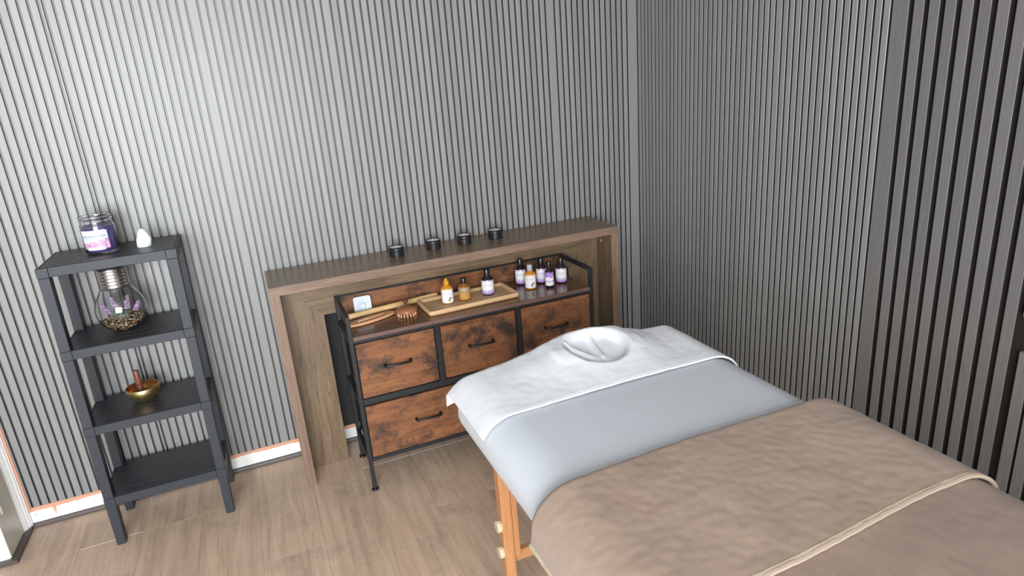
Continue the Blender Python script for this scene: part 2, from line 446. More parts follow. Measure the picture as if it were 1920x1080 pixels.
def text_bm(s, size, bold=0.0):
    cu = bpy.data.curves.new('lettering', 'FONT'); cu.body = s; cu.size = size
    cu.align_x = 'CENTER'; cu.align_y = 'CENTER'; cu.offset = bold; cu.resolution_u = 2
    o = bpy.data.objects.new('lettering', cu); COL.objects.link(o)
    dg = bpy.context.evaluated_depsgraph_get(); dg.update()
    me = bpy.data.meshes.new_from_object(o.evaluated_get(dg))
    bm = bmesh.new(); bm.from_mesh(me)
    bpy.data.objects.remove(o); bpy.data.curves.remove(cu); bpy.data.meshes.remove(me)
    return bm
def wrap_text(s, size, r, z, yaw=0.0, bold=0.0, width=None):
    bm = text_bm(s, size, bold)
    if width:
        xs = [v.co.x for v in bm.verts]; k = width / max(1e-6, max(xs) - min(xs))
        for v in bm.verts: v.co.x *= k
    es = [e for e in bm.edges if e.calc_length() > size * 0.5]
    if es: bmesh.ops.subdivide_edges(bm, edges=es, cuts=2)
    bmesh.ops.triangulate(bm, faces=bm.faces)
    for v in bm.verts:
        a = yaw + v.co.x / r
        v.co = Vector((r * math.sin(a), -r * math.cos(a), z + v.co.y))
    return bm

# ------------------------------------------------------------------ the setting
X_R = 2.153          # face of the slats on the right wall
Z_S = 0.0778         # top of the skirting
Z_C = 2.45
P = 0.02657

# floor
bm = bmesh.new(); box(bm, -2.6, 2.35, -4.45, 0.15, -0.12, -0.009)
floor = tag(obj('floor', bm, MAT['floor_core'], smooth=None), kind='structure')
plank_mesh = {}
def plank(x0, y0, w, l):
    key = (round(w, 4), round(l, 4))
    if key not in plank_mesh:
        b = bmesh.new(); box(b, 0.0002, w - 0.0002, 0.0003, l - 0.0003, -0.009, 0.0)
        top = [e for e in b.edges if e.verts[0].co.z > -0.001 and e.verts[1].co.z > -0.001]
        bmesh.ops.bevel(b, geom=top, offset=0.0003, segments=1, affect='EDGES')
        me = bpy.data.meshes.new('plank'); b.to_mesh(me); b.free(); me.materials.append(MAT['floor'])
        plank_mesh[key] = me
    o = bpy.data.objects.new('plank', plank_mesh[key]); COL.objects.link(o)
    o.parent = floor; o.location = (x0, y0, 0)
PW = 0.1955
for k in range(-12, 12):
    x0 = 0.095 + PW * k
    if x0 > 2.2: continue
    cut = -0.235 if (k % 4 in (2, 3) or k in (0, -2, 3)) else -0.62
    y = 0.0
    L = -cut
    while y > -4.35:
        plank(x0, y - L, PW, L)
        y -= L
        L = 1.29 if L != 1.29 else 1.29
        if y - L < -4.45: L = max(0.05, y + 4.44)

for xa, xb, yj in ((-0.2945, -0.0995, -0.235), (0.683, 1.135, -0.235)):
    obj('open_joint', nb(xa, xb, yj - 0.0011, yj + 0.0011, -0.004, 0.0004), plain('pale_joint_filler', (0.80, 0.72, 0.62), 0.7), floor)
# back wall with one object per slat
def slat_mesh(w, z0, z1, depth, mat, ch=0.0011):
    pts = [(-w / 2, depth), (-w / 2, ch), (-w / 2 + ch, 0), (w / 2 - ch, 0), (w / 2, ch), (w / 2, depth)]
    b = bmesh.new(); prism(b, pts, z0, z1, 'z')
    b.normal_update()
    for f in b.faces:                     # only the front is foil wrapped; the sawn sides are black
        if abs(f.normal.x) > 0.95: f.material_index = 1
    me = bpy.data.meshes.new('slat'); b.to_mesh(me); b.free(); me.materials.append(mat); me.materials.append(MAT['slat_side'])
    return me
_cache = {}
def slat(parent, w, z0, z1, depth, mat, loc, rz, ch=0.0011):
    key = (round(w, 4), round(z0, 3), round(z1, 3), mat.name)
    if key not in _cache: _cache[key] = slat_mesh(w, z0, z1, depth, mat, ch)
    o = bpy.data.objects.new('slat', _cache[key]); COL.objects.link(o)
    o.parent = parent; o.location = loc; o.rotation_euler = (0, 0, rz)
    return o
DEP = 0.0075
wall_back = tag(obj('wall_back', nb(-0.485, 2.35, 0.013, 0.16, -0.02, Z_C), MAT['wall_paint']), kind='structure')
obj('groove_backing', nb(-0.478, 2.17, DEP, 0.013, Z_S, Z_C - 0.001), MAT['groove'], wall_back)
GW = 0.0062
gb = sorted([P * (-0.48 - k) for k in range(18)] + [P * k for k in range(16)] +
            [P * (16.36 + k) for k in range(16)] + [P * (32.60 + k) for k in range(33)] +
            [P * (66.17 + k) for k in range(14)])
edges = [-0.4785 - GW / 2] + gb + [X_R + 0.0005 + GW / 2]
for a, b_ in zip(edges, edges[1:]):
    x0, x1 = a + GW / 2, b_ - GW / 2
    if x1 - x0 < 0.002: continue
    slat(wall_back, x1 - x0, Z_S, Z_C - 0.001, DEP, MAT['slat'], ((x0 + x1) / 2, 0, 0), 0)

# right wall: fine panel, then wider acoustic slats nearer the camera
wall_right = tag(obj('wall_right', nb(X_R + 0.016, X_R + 0.2, -4.45, 0.16, -0.02, Z_C), MAT['wall_paint']), kind='structure')
obj('groove_backing', nb(X_R + DEP, X_R + 0.016, -1.2345, DEP, Z_S, Z_C - 0.001), MAT['groove'], wall_right)
obj('felt_backing', nb(X_R + 0.0115, X_R + 0.016, -3.50, -1.2345, Z_S, Z_C - 0.001), MAT['felt'], wall_right)
P2 = 0.02566
gr = [-0.0035 - P2 * k for k in range(0, 32)]
gr += [gr[-1] - P2 * 1.19 - P2 * k for k in range(17)]
gr = [g for g in gr if g > -1.2355]
edges = [0.0 + GW / 2] + gr
for a, b_ in zip(edges, edges[1:]):
    y0, y1 = a - GW / 2, b_ + GW / 2
    if y0 - y1 < 0.002: continue
    slat(wall_right, y0 - y1, Z_S, Z_C - 0.001, DEP, MAT['slat'], (X_R, (y0 + y1) / 2, 0), -math.pi / 2)
PA = 0.0418
a0 = gr[-1] - GW / 2
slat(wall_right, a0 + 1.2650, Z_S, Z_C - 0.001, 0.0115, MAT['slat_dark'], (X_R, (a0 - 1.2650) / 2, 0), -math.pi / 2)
for k in range(53):
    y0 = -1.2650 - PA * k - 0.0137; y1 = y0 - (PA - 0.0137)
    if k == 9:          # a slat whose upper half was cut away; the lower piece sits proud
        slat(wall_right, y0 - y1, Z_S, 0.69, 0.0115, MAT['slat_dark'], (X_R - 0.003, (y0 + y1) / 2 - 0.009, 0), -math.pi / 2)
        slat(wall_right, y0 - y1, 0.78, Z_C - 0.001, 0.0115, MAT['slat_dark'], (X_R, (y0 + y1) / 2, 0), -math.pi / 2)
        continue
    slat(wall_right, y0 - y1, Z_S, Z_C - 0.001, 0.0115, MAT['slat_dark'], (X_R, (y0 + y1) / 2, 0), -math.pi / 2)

# skirting boards
base = tag(obj('baseboard_back', nb(-0.484, X_R + 0.01, 0.0005, 0.013, 0.0, Z_S - 0.0005, bev=0.001), MAT['white_paint']), kind='structure')
def primer_band():
    """wobbly band of orange primer along the top of the skirting, with drips"""
    b = bmesh.new(); top = []; bot = []
    n = 420
    for i in range(n + 1):
        x = -0.484 + (X_R + 0.484) * i / n
        h = 0.015 + 0.008 * noise.noise(Vector((x * 9, 2.0, 0))) + 0.002 * noise.noise(Vector((x * 60, 5, 0)))
        for c, w, d in ((-0.402, 0.0026, 0.050), (0.55, 0.003, 0.012)):
            h = max(h, d * math.exp(-((x - c) / w) ** 2) ** 0.8)
        h = min(0.058, max(0.003, h))
        top.append(x); bot.append(Z_S - h)
    vt = [b.verts.new((x, -0.0002, Z_S - 0.0002)) for x in top]
    vr = [b.verts.new((x, 0.006, Z_S + 0.0002)) for x in top]
    vb = [b.verts.new((x, -0.0002, z)) for x, z in zip(top, bot)]
    vk = [b.verts.new((x, 0.0006, z)) for x, z in zip(top, bot)]
    for i in range(n):
        b.faces.new((vr[i], vt[i], vt[i + 1], vr[i + 1]))
        b.faces.new((vt[i], vb[i], vb[i + 1], vt[i + 1]))
        b.faces.new((vb[i], vk[i], vk[i + 1], vb[i + 1]))
    bmesh.ops.recalc_face_normals(b, faces=b.faces)
    return b
obj('primer_band', primer_band(), MAT['primer'], base)
obj('putty_spot', lathe([(0, 0), (0.006, 0), (0.0055, 0.0006), (0, 0.0007)], 12), plain('pale_blue_putty', (0.42, 0.74, 0.74), 0.7), base, world=False)
sp = bpy.data.objects['putty_spot']; sp.location = (-0.462, 0.0006, 0.047); sp.rotation_euler = (math.pi / 2, 0, 0); sp.scale = (0.8, 1.5, 1)
tag(obj('baseboard_right', nb(X_R + 0.0005, X_R + 0.016, -3.5, 0.0, 0.0, Z_S - 0.0005), MAT['white_paint']), kind='structure')
b = bmesh.new(); prism(b, [(-0.012, 0), (-0.012, 0.008), (-0.008, 0.0145), (0.0, 0.0165), (0.0005, 0.0)], -0.481, X_R, 'x')
tag(obj('trim_1', b, MAT['shoe']), kind='structure')

# left: boxed wall end with door casing, orange primer strip and dark floor strip
tag(obj('wall_left', nb(-2.6, -0.502, -0.190, 0.16, 0.0, Z_C), MAT['white_paint']), kind='structure')
door = tag(obj('door_1', nb(-0.502, -0.4975, -0.1895, -0.028, 0.0165, 2.05), MAT['cream_paint']), kind='structure')
obj('raised_panel', nb(-0.4976, -0.4935, -0.150, -0.070, 0.16, 1.05, bev=0.0035), MAT['cream_paint'], door)
obj('raised_panel', nb(-0.4976, -0.4935, -0.150, -0.070, 1.15, 1.95, bev=0.0035), MAT['cream_paint'], door)
cas = bmesh.new()
prism(cas, [(-0.502, -0.002), (-0.480, -0.002), (-0.479, -0.008), (-0.484, -0.0115), (-0.482, -0.016), (-0.486, -0.020), (-0.489, -0.022), (-0.488, -0.027), (-0.493, -0.033), (-0.4975, -0.040), (-0.502, -0.040)], 0.0, Z_C - 0.001, 'z')
tag(obj('trim_2', cas, MAT['white_paint']), kind='structure')
b = nb(-0.4795, -0.4725, -0.0035, 0.012, Z_S - 0.008, Z_C - 0.001)
tag(obj('trim_3', b, MAT['primer']), kind='structure')
b = nb(-0.4855, -0.4790, -0.0015, 0.012, Z_S - 0.008, Z_C - 0.001)
tag(obj('trim_4', b, MAT['gap']), kind='structure')
b = bmesh.new(); prism(b, [(-0.4975, -0.001), (-0.4785, -0.011), (-0.4785, -0.2095), (-0.4975, -0.1905)], 0.0, 0.014, 'z')
tag(obj('trim_5', b, MAT['shoe']), kind='structure')
b = bmesh.new(); prism(b, [(-0.4975, -0.1905), (-0.4785, -0.2095), (-2.6, -0.2095), (-2.6, -0.1905)], 0.0, 0.014, 'z')
tag(obj('trim_6', b, MAT['shoe']), kind='structure')

# parts of the room behind the camera
tag(obj('wall_outer', nb(-2.78, -2.6, -4.45, 0.16, -0.02, Z_C), MAT['grey_paint']), kind='structure')
tag(obj('ceiling', nb(-2.78, 2.36, -4.46, 0.17, Z_C, Z_C + 0.12), plain('off_white_ceiling', (0.5, 0.5, 0.5), 0.9)), kind='structure')
WX0, WX1, WZ0, WZ1 = -1.35, 0.85, 0.40, 2.32
b = bmesh.new()
box(b, -2.78, WX0, -4.28, -4.20, -0.02, Z_C); box(b, WX1, 2.35, -4.28, -4.20, -0.02, Z_C)
box(b, WX0, WX1, -4.28, -4.20, WZ1, Z_C); box(b, WX0, WX1, -4.28, -4.20, -0.02, WZ0)
tag(obj('wall_front', b, MAT['grey_paint']), kind='structure')
b = bmesh.new()
for x in (WX0, (WX0 + WX1) / 2 - 0.03, WX1 - 0.06): box(b, x, x + 0.06, -4.26, -4.21, WZ0, WZ1)
for z in (WZ0, WZ1 - 0.06): box(b, WX0, WX1, -4.26, -4.21, z, z + 0.06)
tag(obj('window_1', b, MAT['white_paint']), kind='structure')

# ------------------------------------------------------------------ mantel surround
MX0, MX1, MY, MH = 0.470, 1.871, -0.2615, 0.8042
T = 0.032
mantel = empty('mantel_surround', ((MX0 + MX1) / 2, MY / 2, 0), 'rustic dark oak fireplace surround standing against the grey slatted wall', 'fireplace surround')
def edged_slab(name, x0, x1, z0, z1, mat, emat, y0=MY, y1=-0.002):
    o = obj(name, nb(x0, x1, y0 + 0.0012, y1, z0, z1, bev=0.0006), mat, mantel)
    obj('edge_band', nb(x0, x1, y0, y0 + 0.0012, z0, z1, bev=0.0004), emat, o)
    return o
edged_slab('top_slab', MX0, MX1, MH - T, MH, MAT['mantel_x'], MAT['mantel_edge_x'])
edged_slab('side_panel', MX0, MX0 + 0.033, 0, MH - T, MAT['mantel_z'], MAT['mantel_edge_z'])
right_panel = edged_slab('side_panel', MX1 - 0.033, MX1, 0, MH - T, MAT['mantel_z'], MAT['mantel_edge_z'])
FY0, FY1 = -0.135, -0.117
ix0, ix1, ox0, ox1 = 0.6465, 1.6945, MX0 + 0.033, MX1 - 0.033
zt, za = MH - T, 0.6307
b = bmesh.new(); prism(b, [(ox0, 0), (ix0, 0), (ix0, za), (ox0, zt)], FY0, FY1, 'y'); obj('leg_board', b, MAT['mantel_z'], mantel)
b = bmesh.new(); prism(b, [(ox1, 0), (ix1, 0), (ix1, za), (ox1, zt)], FY0, FY1, 'y'); obj('leg_board', b, MAT['mantel_z'], mantel)
b = bmesh.new(); prism(b, [(ox0, zt), (ix0, za), (ix1, za), (ox1, zt)], FY0, FY1, 'y'); obj('apron_board', b, MAT['mantel_x'], mantel)
obj('black_infill', nb(ox0 + 0.0005, ox1 - 0.0005, -0.014, -0.0105, 0.086, zt - 0.0005), plain('plain_black_sheet', (0.012, 0.012, 0.013), 0.7), mantel)  # plain black sheet filling the opening behind the dresser
obj('screw_cap', lathe([(0, 0), (0.006, 0), (0.006, 0.001), (0.0, 0.0014)], 12), plain('beige_screw_cap', (0.58, 0.45, 0.33), 0.5), right_panel, world=False)
s = bpy.data.objects['screw_cap']; s.rotation_euler = (0, -math.pi / 2, 0); s.location = Vector((MX1 - 0.033, -0.176, 0.730)) - ORIGIN[mantel.name]

# four tin candles on the mantel
tin_lab = ['black tin candle, leftmost of the row on the mantel', 'second black tin candle from the left on the mantel',
           'third black tin candle from the left on the mantel', 'black tin candle with creamier wax, rightmost of the mantel row']
tins = [(0.958, -0.1158), (1.1113, -0.1045), (1.2416, -0.105), (1.376, -0.1071)]
tin0 = None
def make_tin():
    t = empty('tin_candle', (0, 0, 0), 'x', 'candle')
    R_ = 0.0288
    obj('tin', lathe([(0, 0), (R_ - 0.001, 0), (R_, 0.001), (R_, 0.0235), (R_ - 0.0006, 0.0240), (R_ + 0.0006, 0.0248), (R_ + 0.0010, 0.0255),
                      (R_ + 0.0004, 0.0263), (R_ + 0.0004, 0.0365), (R_ + 0.0009, 0.0374), (R_ + 0.0002, 0.0380), (R_ - 0.0012, 0.0374), (R_ - 0.0014, 0.030), (0, 0.030)], 40),
        MAT['tin'], t, smooth=40)
    w = obj('wax', lathe([(0, 0.0345), (R_ - 0.0018, 0.0345), (R_ - 0.0018, 0.0305)], 32), MAT['cream_wax'], t, smooth=40)
    obj('wick', lathe([(0.0008, 0.0345), (0.0008, 0.0395), (0, 0.0398)], 6), plain('waxed_wick', (0.7, 0.66, 0.6), 0.7), w)
    return t
def copy_tree(o, parent=None):
    c = o.copy(); COL.objects.link(c); c.parent = parent
    for ch in [x for x in bpy.data.objects if x.parent == o]: copy_tree(ch, c)
    return c
for i, (x, y) in enumerate(tins):
    t = make_tin() if i == 0 else copy_tree(tin0)
    if i == 0: tin0 = t
    t.location = (x, y, MH); t.rotation_euler = (0, 0, i * 1.3); tag(t, tin_lab[i], 'candle', 'black tin candles on the mantel')

# ------------------------------------------------------------------ dresser
DX0, DX1, DY, DB, DH, DT = 0.692, 1.660, -0.408, -0.1385, 0.6975, 0.6186
TH = 0.0145; PS = 0.0150
dresser = empty('dresser', ((DX0 + DX1) / 2, (DY + DB) / 2, 0), 'black steel framed dresser with rustic brown drawer fronts inside the mantel surround', 'dresser')
dm = MAT['black_metal']
for x in (DX0, DX1 - PS):
    for y in (DY, DB - PS):
        p_ = obj('post', nb(x, x + PS, y, y + PS, 0.012, DH, bev=0.0012), dm, dresser)
        obj('foot', lathe([(0, 0), (0.0125, 0), (0.0135, 0.002), (0.0135, 0.005), (0.011, 0.008), (0.006, 0.009), (0.006, 0.0125), (0, 0.0125)], 20, x + PS / 2, y + PS / 2), MAT['black_cap'], p_, smooth=40)
for x in (DX0, DX1 - PS):
    obj('top_side_rail', nb(x, x + PS, DY + PS, DB - PS, DH - PS, DH, bev=0.0012), dm, dresser)
    obj('side_rail', nb(x, x + PS, DY + PS, DB - PS, 0.122, 0.137, bev=0.001), dm, dresser)
    obj('side_rail', nb(x, x + PS, DY + PS, DB - PS, 0.357, 0.372, bev=0.001), dm, dresser)
    obj('side_rail', nb(x, x + PS, DY + PS, DB - PS, DT - TH - 0.016, DT - TH - 0.001, bev=0.001), dm, dresser)
ins0, ins1 = DX0 + PS, DX1 - PS
obj('front_rail', nb(ins0, ins1, DY + 0.001, DY + 0.014, 0.5935, DT - TH - 0.0005, bev=0.0008), dm, dresser)
obj('front_rail', nb(ins0, ins1, DY + 0.001, DY + 0.014, 0.353, 0.377, bev=0.0008), dm, dresser)
obj('front_rail', nb(ins0, ins1, DY + 0.001, DY + 0.014, 0.122, 0.137, bev=0.0008), dm, dresser)
obj('back_rail', nb(ins0, ins1, DB - 0.013, DB - 0.0005, 0.122, 0.137), dm, dresser)
obj('back_rail', nb(ins0, ins1, DB - 0.0125, DB - 0.0005, DH - 0.006, DH - 0.0003), dm, dresser)
for x in (1.0075, 1.3295): obj('divider', nb(x - 0.0100, x + 0.0100, DY + 0.001, DY + 0.014, 0.377, 0.5935), dm, dresser)
obj('divider', nb(1.157, 1.177, DY + 0.001, DY + 0.014, 0.137, 0.353), dm, dresser)
tp = obj('top_board', nb(ins0 + 0.0003, ins1 - 0.0003, DY + 0.0012, DB - 0.0005, DT - TH, DT, bev=0.0007), MAT['rust_top'], dresser)
obj('edge_band', nb(ins0 + 0.0003, ins1 - 0.0003, DY - 0.0002, DY + 0.0011, DT - TH, DT - 0.0004), MAT['top_edge'], tp)
obj('back_board', nb(ins0 + 0.0003, ins1 - 0.0003, DB - 0.0095, DB - 0.001, DT, DH - 0.006), MAT['rust'], dresser)
def handle(cx, cz, parent):
    b = bmesh.new(); w = 0.047; y = DY
    tube(b, [(cx - w, y - 0.0005, cz), (cx - w, y - 0.016, cz), (cx - w + 0.005, y - 0.020, cz), (cx + w - 0.005, y - 0.020, cz), (cx + w, y - 0.016, cz), (cx + w, y - 0.0005, cz)], 0.0042, 10)
    for s in (-1, 1):
        lb = lathe([(0, 0), (0.0066, 0), (0.0060, 0.002), (0.0046, 0.0035), (0.0042, 0.008)], 16)
        bmesh.ops.rotate(lb, verts=lb.verts, cent=(0, 0, 0), matrix=Matrix.Rotation(math.pi / 2, 3, 'X'))
        bmesh.ops.translate(lb, verts=lb.verts, vec=(cx + s * w, y, cz))
        me = bpy.data.meshes.new('tmp'); lb.to_mesh(me); lb.free(); b.from_mesh(me); bpy.data.meshes.remove(me)
    return obj('handle', b, MAT['handle'], parent, smooth=50)
def drawer(x0, x1, z0, z1, hx, hz):
    d = obj('drawer', nb(x0 - 0.002, x1 + 0.002, DY + 0.013, DB - 0.018, z0 - 0.001, z1 - 0.005), MAT['black_cloth'], dresser)
    obj('drawer_front', nb(x0, x1, DY, DY + 0.0125, z0, z1, bev=0.0012), MAT['rust'], d)
    handle(hx, hz, d)
for x0, x1, hx in ((0.7105, 0.9945, 0.849), (1.0205, 1.3165, 1.170), (1.3425, 1.6415, 1.487)): drawer(x0, x1, 0.3810, 0.5895, hx, 0.4910)
for x0, x1, hx in ((0.7105, 1.1535, 0.935), (1.1805, 1.6415, 1.411)): drawer(x0, x1, 0.1395, 0.3460, hx, 0.2490)

# ------------------------------------------------------------------ things on the dresser
TOP = DT + 0.0004
# tray
tray = empty('serving_tray', (1.177, -0.2790, TOP), 'long shallow pale wooden tray holding three bottles on the dresser', 'tray')
tray.rotation_euler = (0, 0, math.radians(2.0))
def rrect(hx, hy, r, n=6):
    pts = []
    for cx, cy, a0 in ((hx - r, hy - r, 0), (-hx + r, hy - r, 90), (-hx + r, -hy + r, 180), (hx - r, -hy + r, 270)):
        for i in range(n + 1):
            a = math.radians(a0 + 90 * i / n); pts.append((cx + r * math.cos(a), cy + r * math.sin(a)))
    return pts
def loft(loops, close_bottom=True, close_top=True, bm=None):
    bm = bm or bmesh.new(); R = [[bm.verts.new(p) for p in L] for L in loops]
    n = len(R[0])
    for A, B in zip(R, R[1:]):
        for i in range(n): bm.faces.new((A[i], A[(i + 1) % n], B[(i + 1) % n], B[i]))
    if close_bottom: bm.faces.new(R[0][::-1])
    if close_top: bm.faces.new(R[-1])
    bmesh.ops.recalc_face_normals(bm, faces=bm.faces)
    return bm
def L3(hx, hy, r, z): return [(x, y, z) for x, y in rrect(hx, hy, max(r, 0.0005))]
HX, HY = 0.185, 0.086
rim = loft([L3(HX - 0.006, HY - 0.006, 0.010, 0), L3(HX - 0.001, HY - 0.001, 0.014, 0.004), L3(HX, HY, 0.015, 0.010), L3(HX - 0.001, HY - 0.001, 0.014, 0.0175), L3(HX - 0.004, HY - 0.004, 0.012, 0.0195),
            L3(HX - 0.010, HY - 0.010, 0.009, 0.0190), L3(HX - 0.017, HY - 0.017, 0.007, 0.0095)], True, False)
obj('rim', rim, MAT['tray'], tray, world=False, smooth=50)
obj('tray_floor', loft([L3(HX - 0.0175, HY - 0.0175, 0.006, 0.001), L3(HX - 0.0172, HY - 0.0172, 0.006, 0.0095)]), MAT['tray_floor'], tray, world=False)

# timer leaning on the back board
timer = empty('kitchen_timer', (0.790, -0.1750, TOP), 'white square dial timer leaning on the back board of the dresser', 'timer')
timer.rotation_euler = (math.radians(-6), 0, 0)
def L3y(hx, hz, r, y, cz): return [(x, y, cz + z) for x, z in rrect(hx, hz, max(r, 0.0005))]
tb = loft([L3y(0.031, 0.031, 0.009, 0.0085, 0.0345), L3y(0.033, 0.033, 0.010, 0.0065, 0.0345), L3y(0.0335, 0.0335, 0.010, -0.0045, 0.0345), L3y(0.0320, 0.0320, 0.009, -0.0065, 0.0345)])
obj('case', tb, MAT['timer'], timer, world=False, smooth=40)
def disc_y(prof, n, z): 
    lb = lathe(prof, n); bmesh.ops.rotate(lb, verts=lb.verts, cent=(0, 0, 0), matrix=Matrix.Rotation(math.pi / 2, 3, 'X'))
    bmesh.ops.translate(lb, verts=lb.verts, vec=(0, -0.0065, z)); return lb
obj('dial', disc_y([(0.0245, -0.0005), (0.0245, 0.0012), (0.0225, 0.0016), (0.021, 0.0010), (0, 0.0010)], 40, 0.0325), MAT['timer'], timer, world=False, smooth=40)
obj('grip', disc_y([(0.0120, 0.0), (0.0115, 0.006), (0.0100, 0.0075), (0, 0.0075)], 32, 0.0325), MAT['timer'], timer, world=False, smooth=40)
b = bmesh.new()
for k in range(24):
    a = 2 * math.pi * k / 24; r0, r1 = 0.0180, 0.0205 if k % 2 else 0.0215
    t_ = Vector((math.cos(a), 0, math.sin(a))); q = Vector((-math.sin(a), 0, math.cos(a))) * 0.0004
    c = Vector((0, -0.0077, 0.0325))
    b.faces.new([b.verts.new(c + t_ * r + q * s) for r, s in ((r0, -1), (r1, -1), (r1, 1), (r0, 1))])
obj('scale_marks', b, MAT['timer_grey'], timer, world=False)
obj('pointer_dot', disc_y([(0.0016, 0), (0.0014, 0.0016), (0, 0.0018)], 10, 0.0595), MAT['timer_grey'], timer, world=False)
obj('pointer', nb(0.0085, 0.0098, -0.0148, -0.0128, 0.0235, 0.0405), MAT['timer_grey'], timer, world=False)

# bamboo stick
stick = bmesh.new()
A_, B_ = Vector((0.720, -0.2175, TOP + 0.0112)), Vector((1.0870, -0.1640, TOP + 0.0112))
dv = (B_ - A_).normalized()
pts = [A_, A_ + dv * 0.002] + [A_.lerp(B_, k / 8) for k in range(1, 8)] + [B_ - dv * 0.006, B_ - dv * 0.002, B_]
rad = [0.0102, 0.0112] + [0.0112] * 7 + [0.0112, 0.0098, 0.0065]
tube(stick, pts, rad, 20)
so = obj('massage_stick', stick, MAT['bamboo'], smooth=50, loc=(0.90, -0.19, TOP))
tag(so, 'long pale bamboo massage stick lying along the dresser top in front of the timer', 'stick')

# wooden massage board with a raised slotted grip
gua = empty('massage_board', (0.8000, -0.2720, TOP), 'flat leaf shaped orange wood massage board on the dresser front left', 'massage tool')
gua.rotation_euler = (0, 0, math.radians(17))
def leaf(hl, hw, n=40, p=1.0): return [(hl * math.cos(2 * math.pi * k / n), hw * math.copysign(abs(math.sin(2 * math.pi * k / n)) ** p, math.sin(2 * math.pi * k / n))) for k in range(n)]
def L3l(hl, hw, z, p=0.9): return [(x, y, z) for x, y in leaf(hl, hw, 40, p)]
obj('board', loft([L3l(0.092, 0.0255, 0), L3l(0.0965, 0.0290, 0.003), L3l(0.0965, 0.0290, 0.008), L3l(0.0935, 0.0265, 0.0105)]), MAT['board'], gua, world=False, smooth=45)
obj('grip', loft([L3l(0.054, 0.0085, 0.0105), L3l(0.053, 0.0080, 0.014), L3l(0.049, 0.0055, 0.0155)]), MAT['board'], gua, world=False, smooth=45)
b = bmesh.new(); pts = [(x, -0.0100 - 0.003 * math.cos(x * 35), 0.0108) for x in [-0.050 + 0.100 * k / 14 for k in range(15)]]
tube(b, pts, 0.0012, 6); obj('slot', b, plain('dark_slot', (0.06, 0.03, 0.015), 0.8), gua, world=False)

# round massage brush with wooden pegs
br = empty('massage_brush', (0.9290, -0.2950, TOP), 'round reddish wooden massage brush with peg bristles and dark knob', 'brush')
obj('disc', lathe([(0, 0.0140), (0.0300, 0.0140), (0.0385, 0.0165), (0.0395, 0.0200), (0.0380, 0.0240), (0.0320, 0.0290), (0.0200, 0.0335), (0.0080, 0.0350), (0, 0.0350)], 40), MAT['brush'], br, world=False, smooth=50)
obj('knob', lathe([(0.0045, 0.0345), (0.0042, 0.0400), (0.0036, 0.0450), (0.0046, 0.0480), (0.0090, 0.0505), (0.0108, 0.0545), (0.0100, 0.0590), (0.0060, 0.0620), (0, 0.0628)], 28), MAT['brush_knob'], br, world=False, smooth=50)
peg0 = None
for ring, cnt in ((0.0335, 17), (0.0215, 10), (0.009, 5)):
    for k in range(cnt):
        a = 2 * math.pi * (k + 0.3) / cnt
        if peg0 is None:
            peg0 = obj('peg', lathe([(0, 0), (0.0022, 0.0005), (0.0030, 0.0025), (0.0026, 0.0145)], 10), MAT['peg'], br, world=False, smooth=50)
            q_ = peg0
        else:
            q_ = bpy.data.objects.new('peg', peg0.data); COL.objects.link(q_); q_.parent = br
        q_.location = (ring * math.cos(a), ring * math.sin(a), 0)

# bottles -------------------------------------------------------------
def bottle(name, label, group, kind, x, y, z, r, h, cap_mat, body_mat, facing, cap_h, text):
    t = empty(name, (x, y, z), label, 'bottle', group)
    t.rotation_euler = (0, 0, facing)
    sh = h - cap_h                      # top of the neck
    bt = sh * 0.80
    body = [(0, 0.001), (r * 0.85, 0.0), (r * 0.97, 0.0012), (r, 0.004), (r, bt * 0.96), (r * 0.97, bt * 1.0), (r * 0.86, bt * 1.05), (r * 0.62, bt * 1.13), (r * 0.46, bt * 1.17), (r * 0.43, sh), (0, sh)]
    obj('body', lathe(body, 36), body_mat, t, world=False, smooth=40)
    cr = r * 0.50
    if cap_mat is MAT['amber_cap']:
        cp = [(0.0, sh - 0.001), (cr * 0.98, sh - 0.001), (cr, sh), (cr * 0.95, sh + cap_h * 0.45), (cr * 0.55, sh + cap_h * 0.60), (cr * 0.50, h - 0.001), (cr * 0.40, h), (0, h)]
    else:
        cp = [(0.0, sh - 0.004), (cr, sh - 0.004), (cr, h - 0.002), (cr * 0.93, h - 0.0005), (cr * 0.75, h), (0, h)]
    obj('cap', lathe(cp, 28), cap_mat, t, world=False, smooth=40)
    l0, l1 = 0.0062, bt * 0.95
    if kind == 'small': l0, l1 = 0.010, bt * 0.98
    span = math.radians(82) if kind != 'amber' else math.radians(75)
    lb = obj('label', patch(r + 0.0003, l0, l1, -span, span), MAT['label_' + kind], t, world=False, smooth=180)
    H_ = l1 - l0
    rr_ = r + 0.0006
    for s, fz, size, mat, wd in text:
        obj('lettering', wrap_text(s, size, rr_, l0 + H_ * fz, 0, 0.0, wd), mat, lb, world=False)
    return t
FA = lambda x, y: math.atan2(0.469 - x, -(-2.53 - y)) * 1.0     # turn towards the viewer
LAV = [('M A S S A G E', 0.90, 0.0035, MAT['ink_pale'], 0.018), ('MASSAGE OIL', 0.70, 0.006, MAT['ink'], 0.030), ('LAVENDER', 0.58, 0.0075, MAT['ink_pale'], 0.030), ('100 ML', 0.43, 0.0040, MAT['ink'], 0.008)]
COC = [('MASSAGE OIL', 0.86, 0.0035, MAT['ink_pale'], 0.020), ('COCONUT', 0.68, 0.0075, MAT['ink'], 0.030), ('BODY OIL', 0.55, 0.0045, MAT['ink_pale'], 0.022), ('100 ML', 0.36, 0.0035, MAT['ink_pale'], 0.010)]
AMB = [('MASSAGE', 0.82, 0.0060, MAT['white_ink'], 0.024), ('OIL BLEND', 0.66, 0.0045, MAT['ink_pale'], 0.022), ('100 ML', 0.48, 0.0035, MAT['ink_pale'], 0.012)]
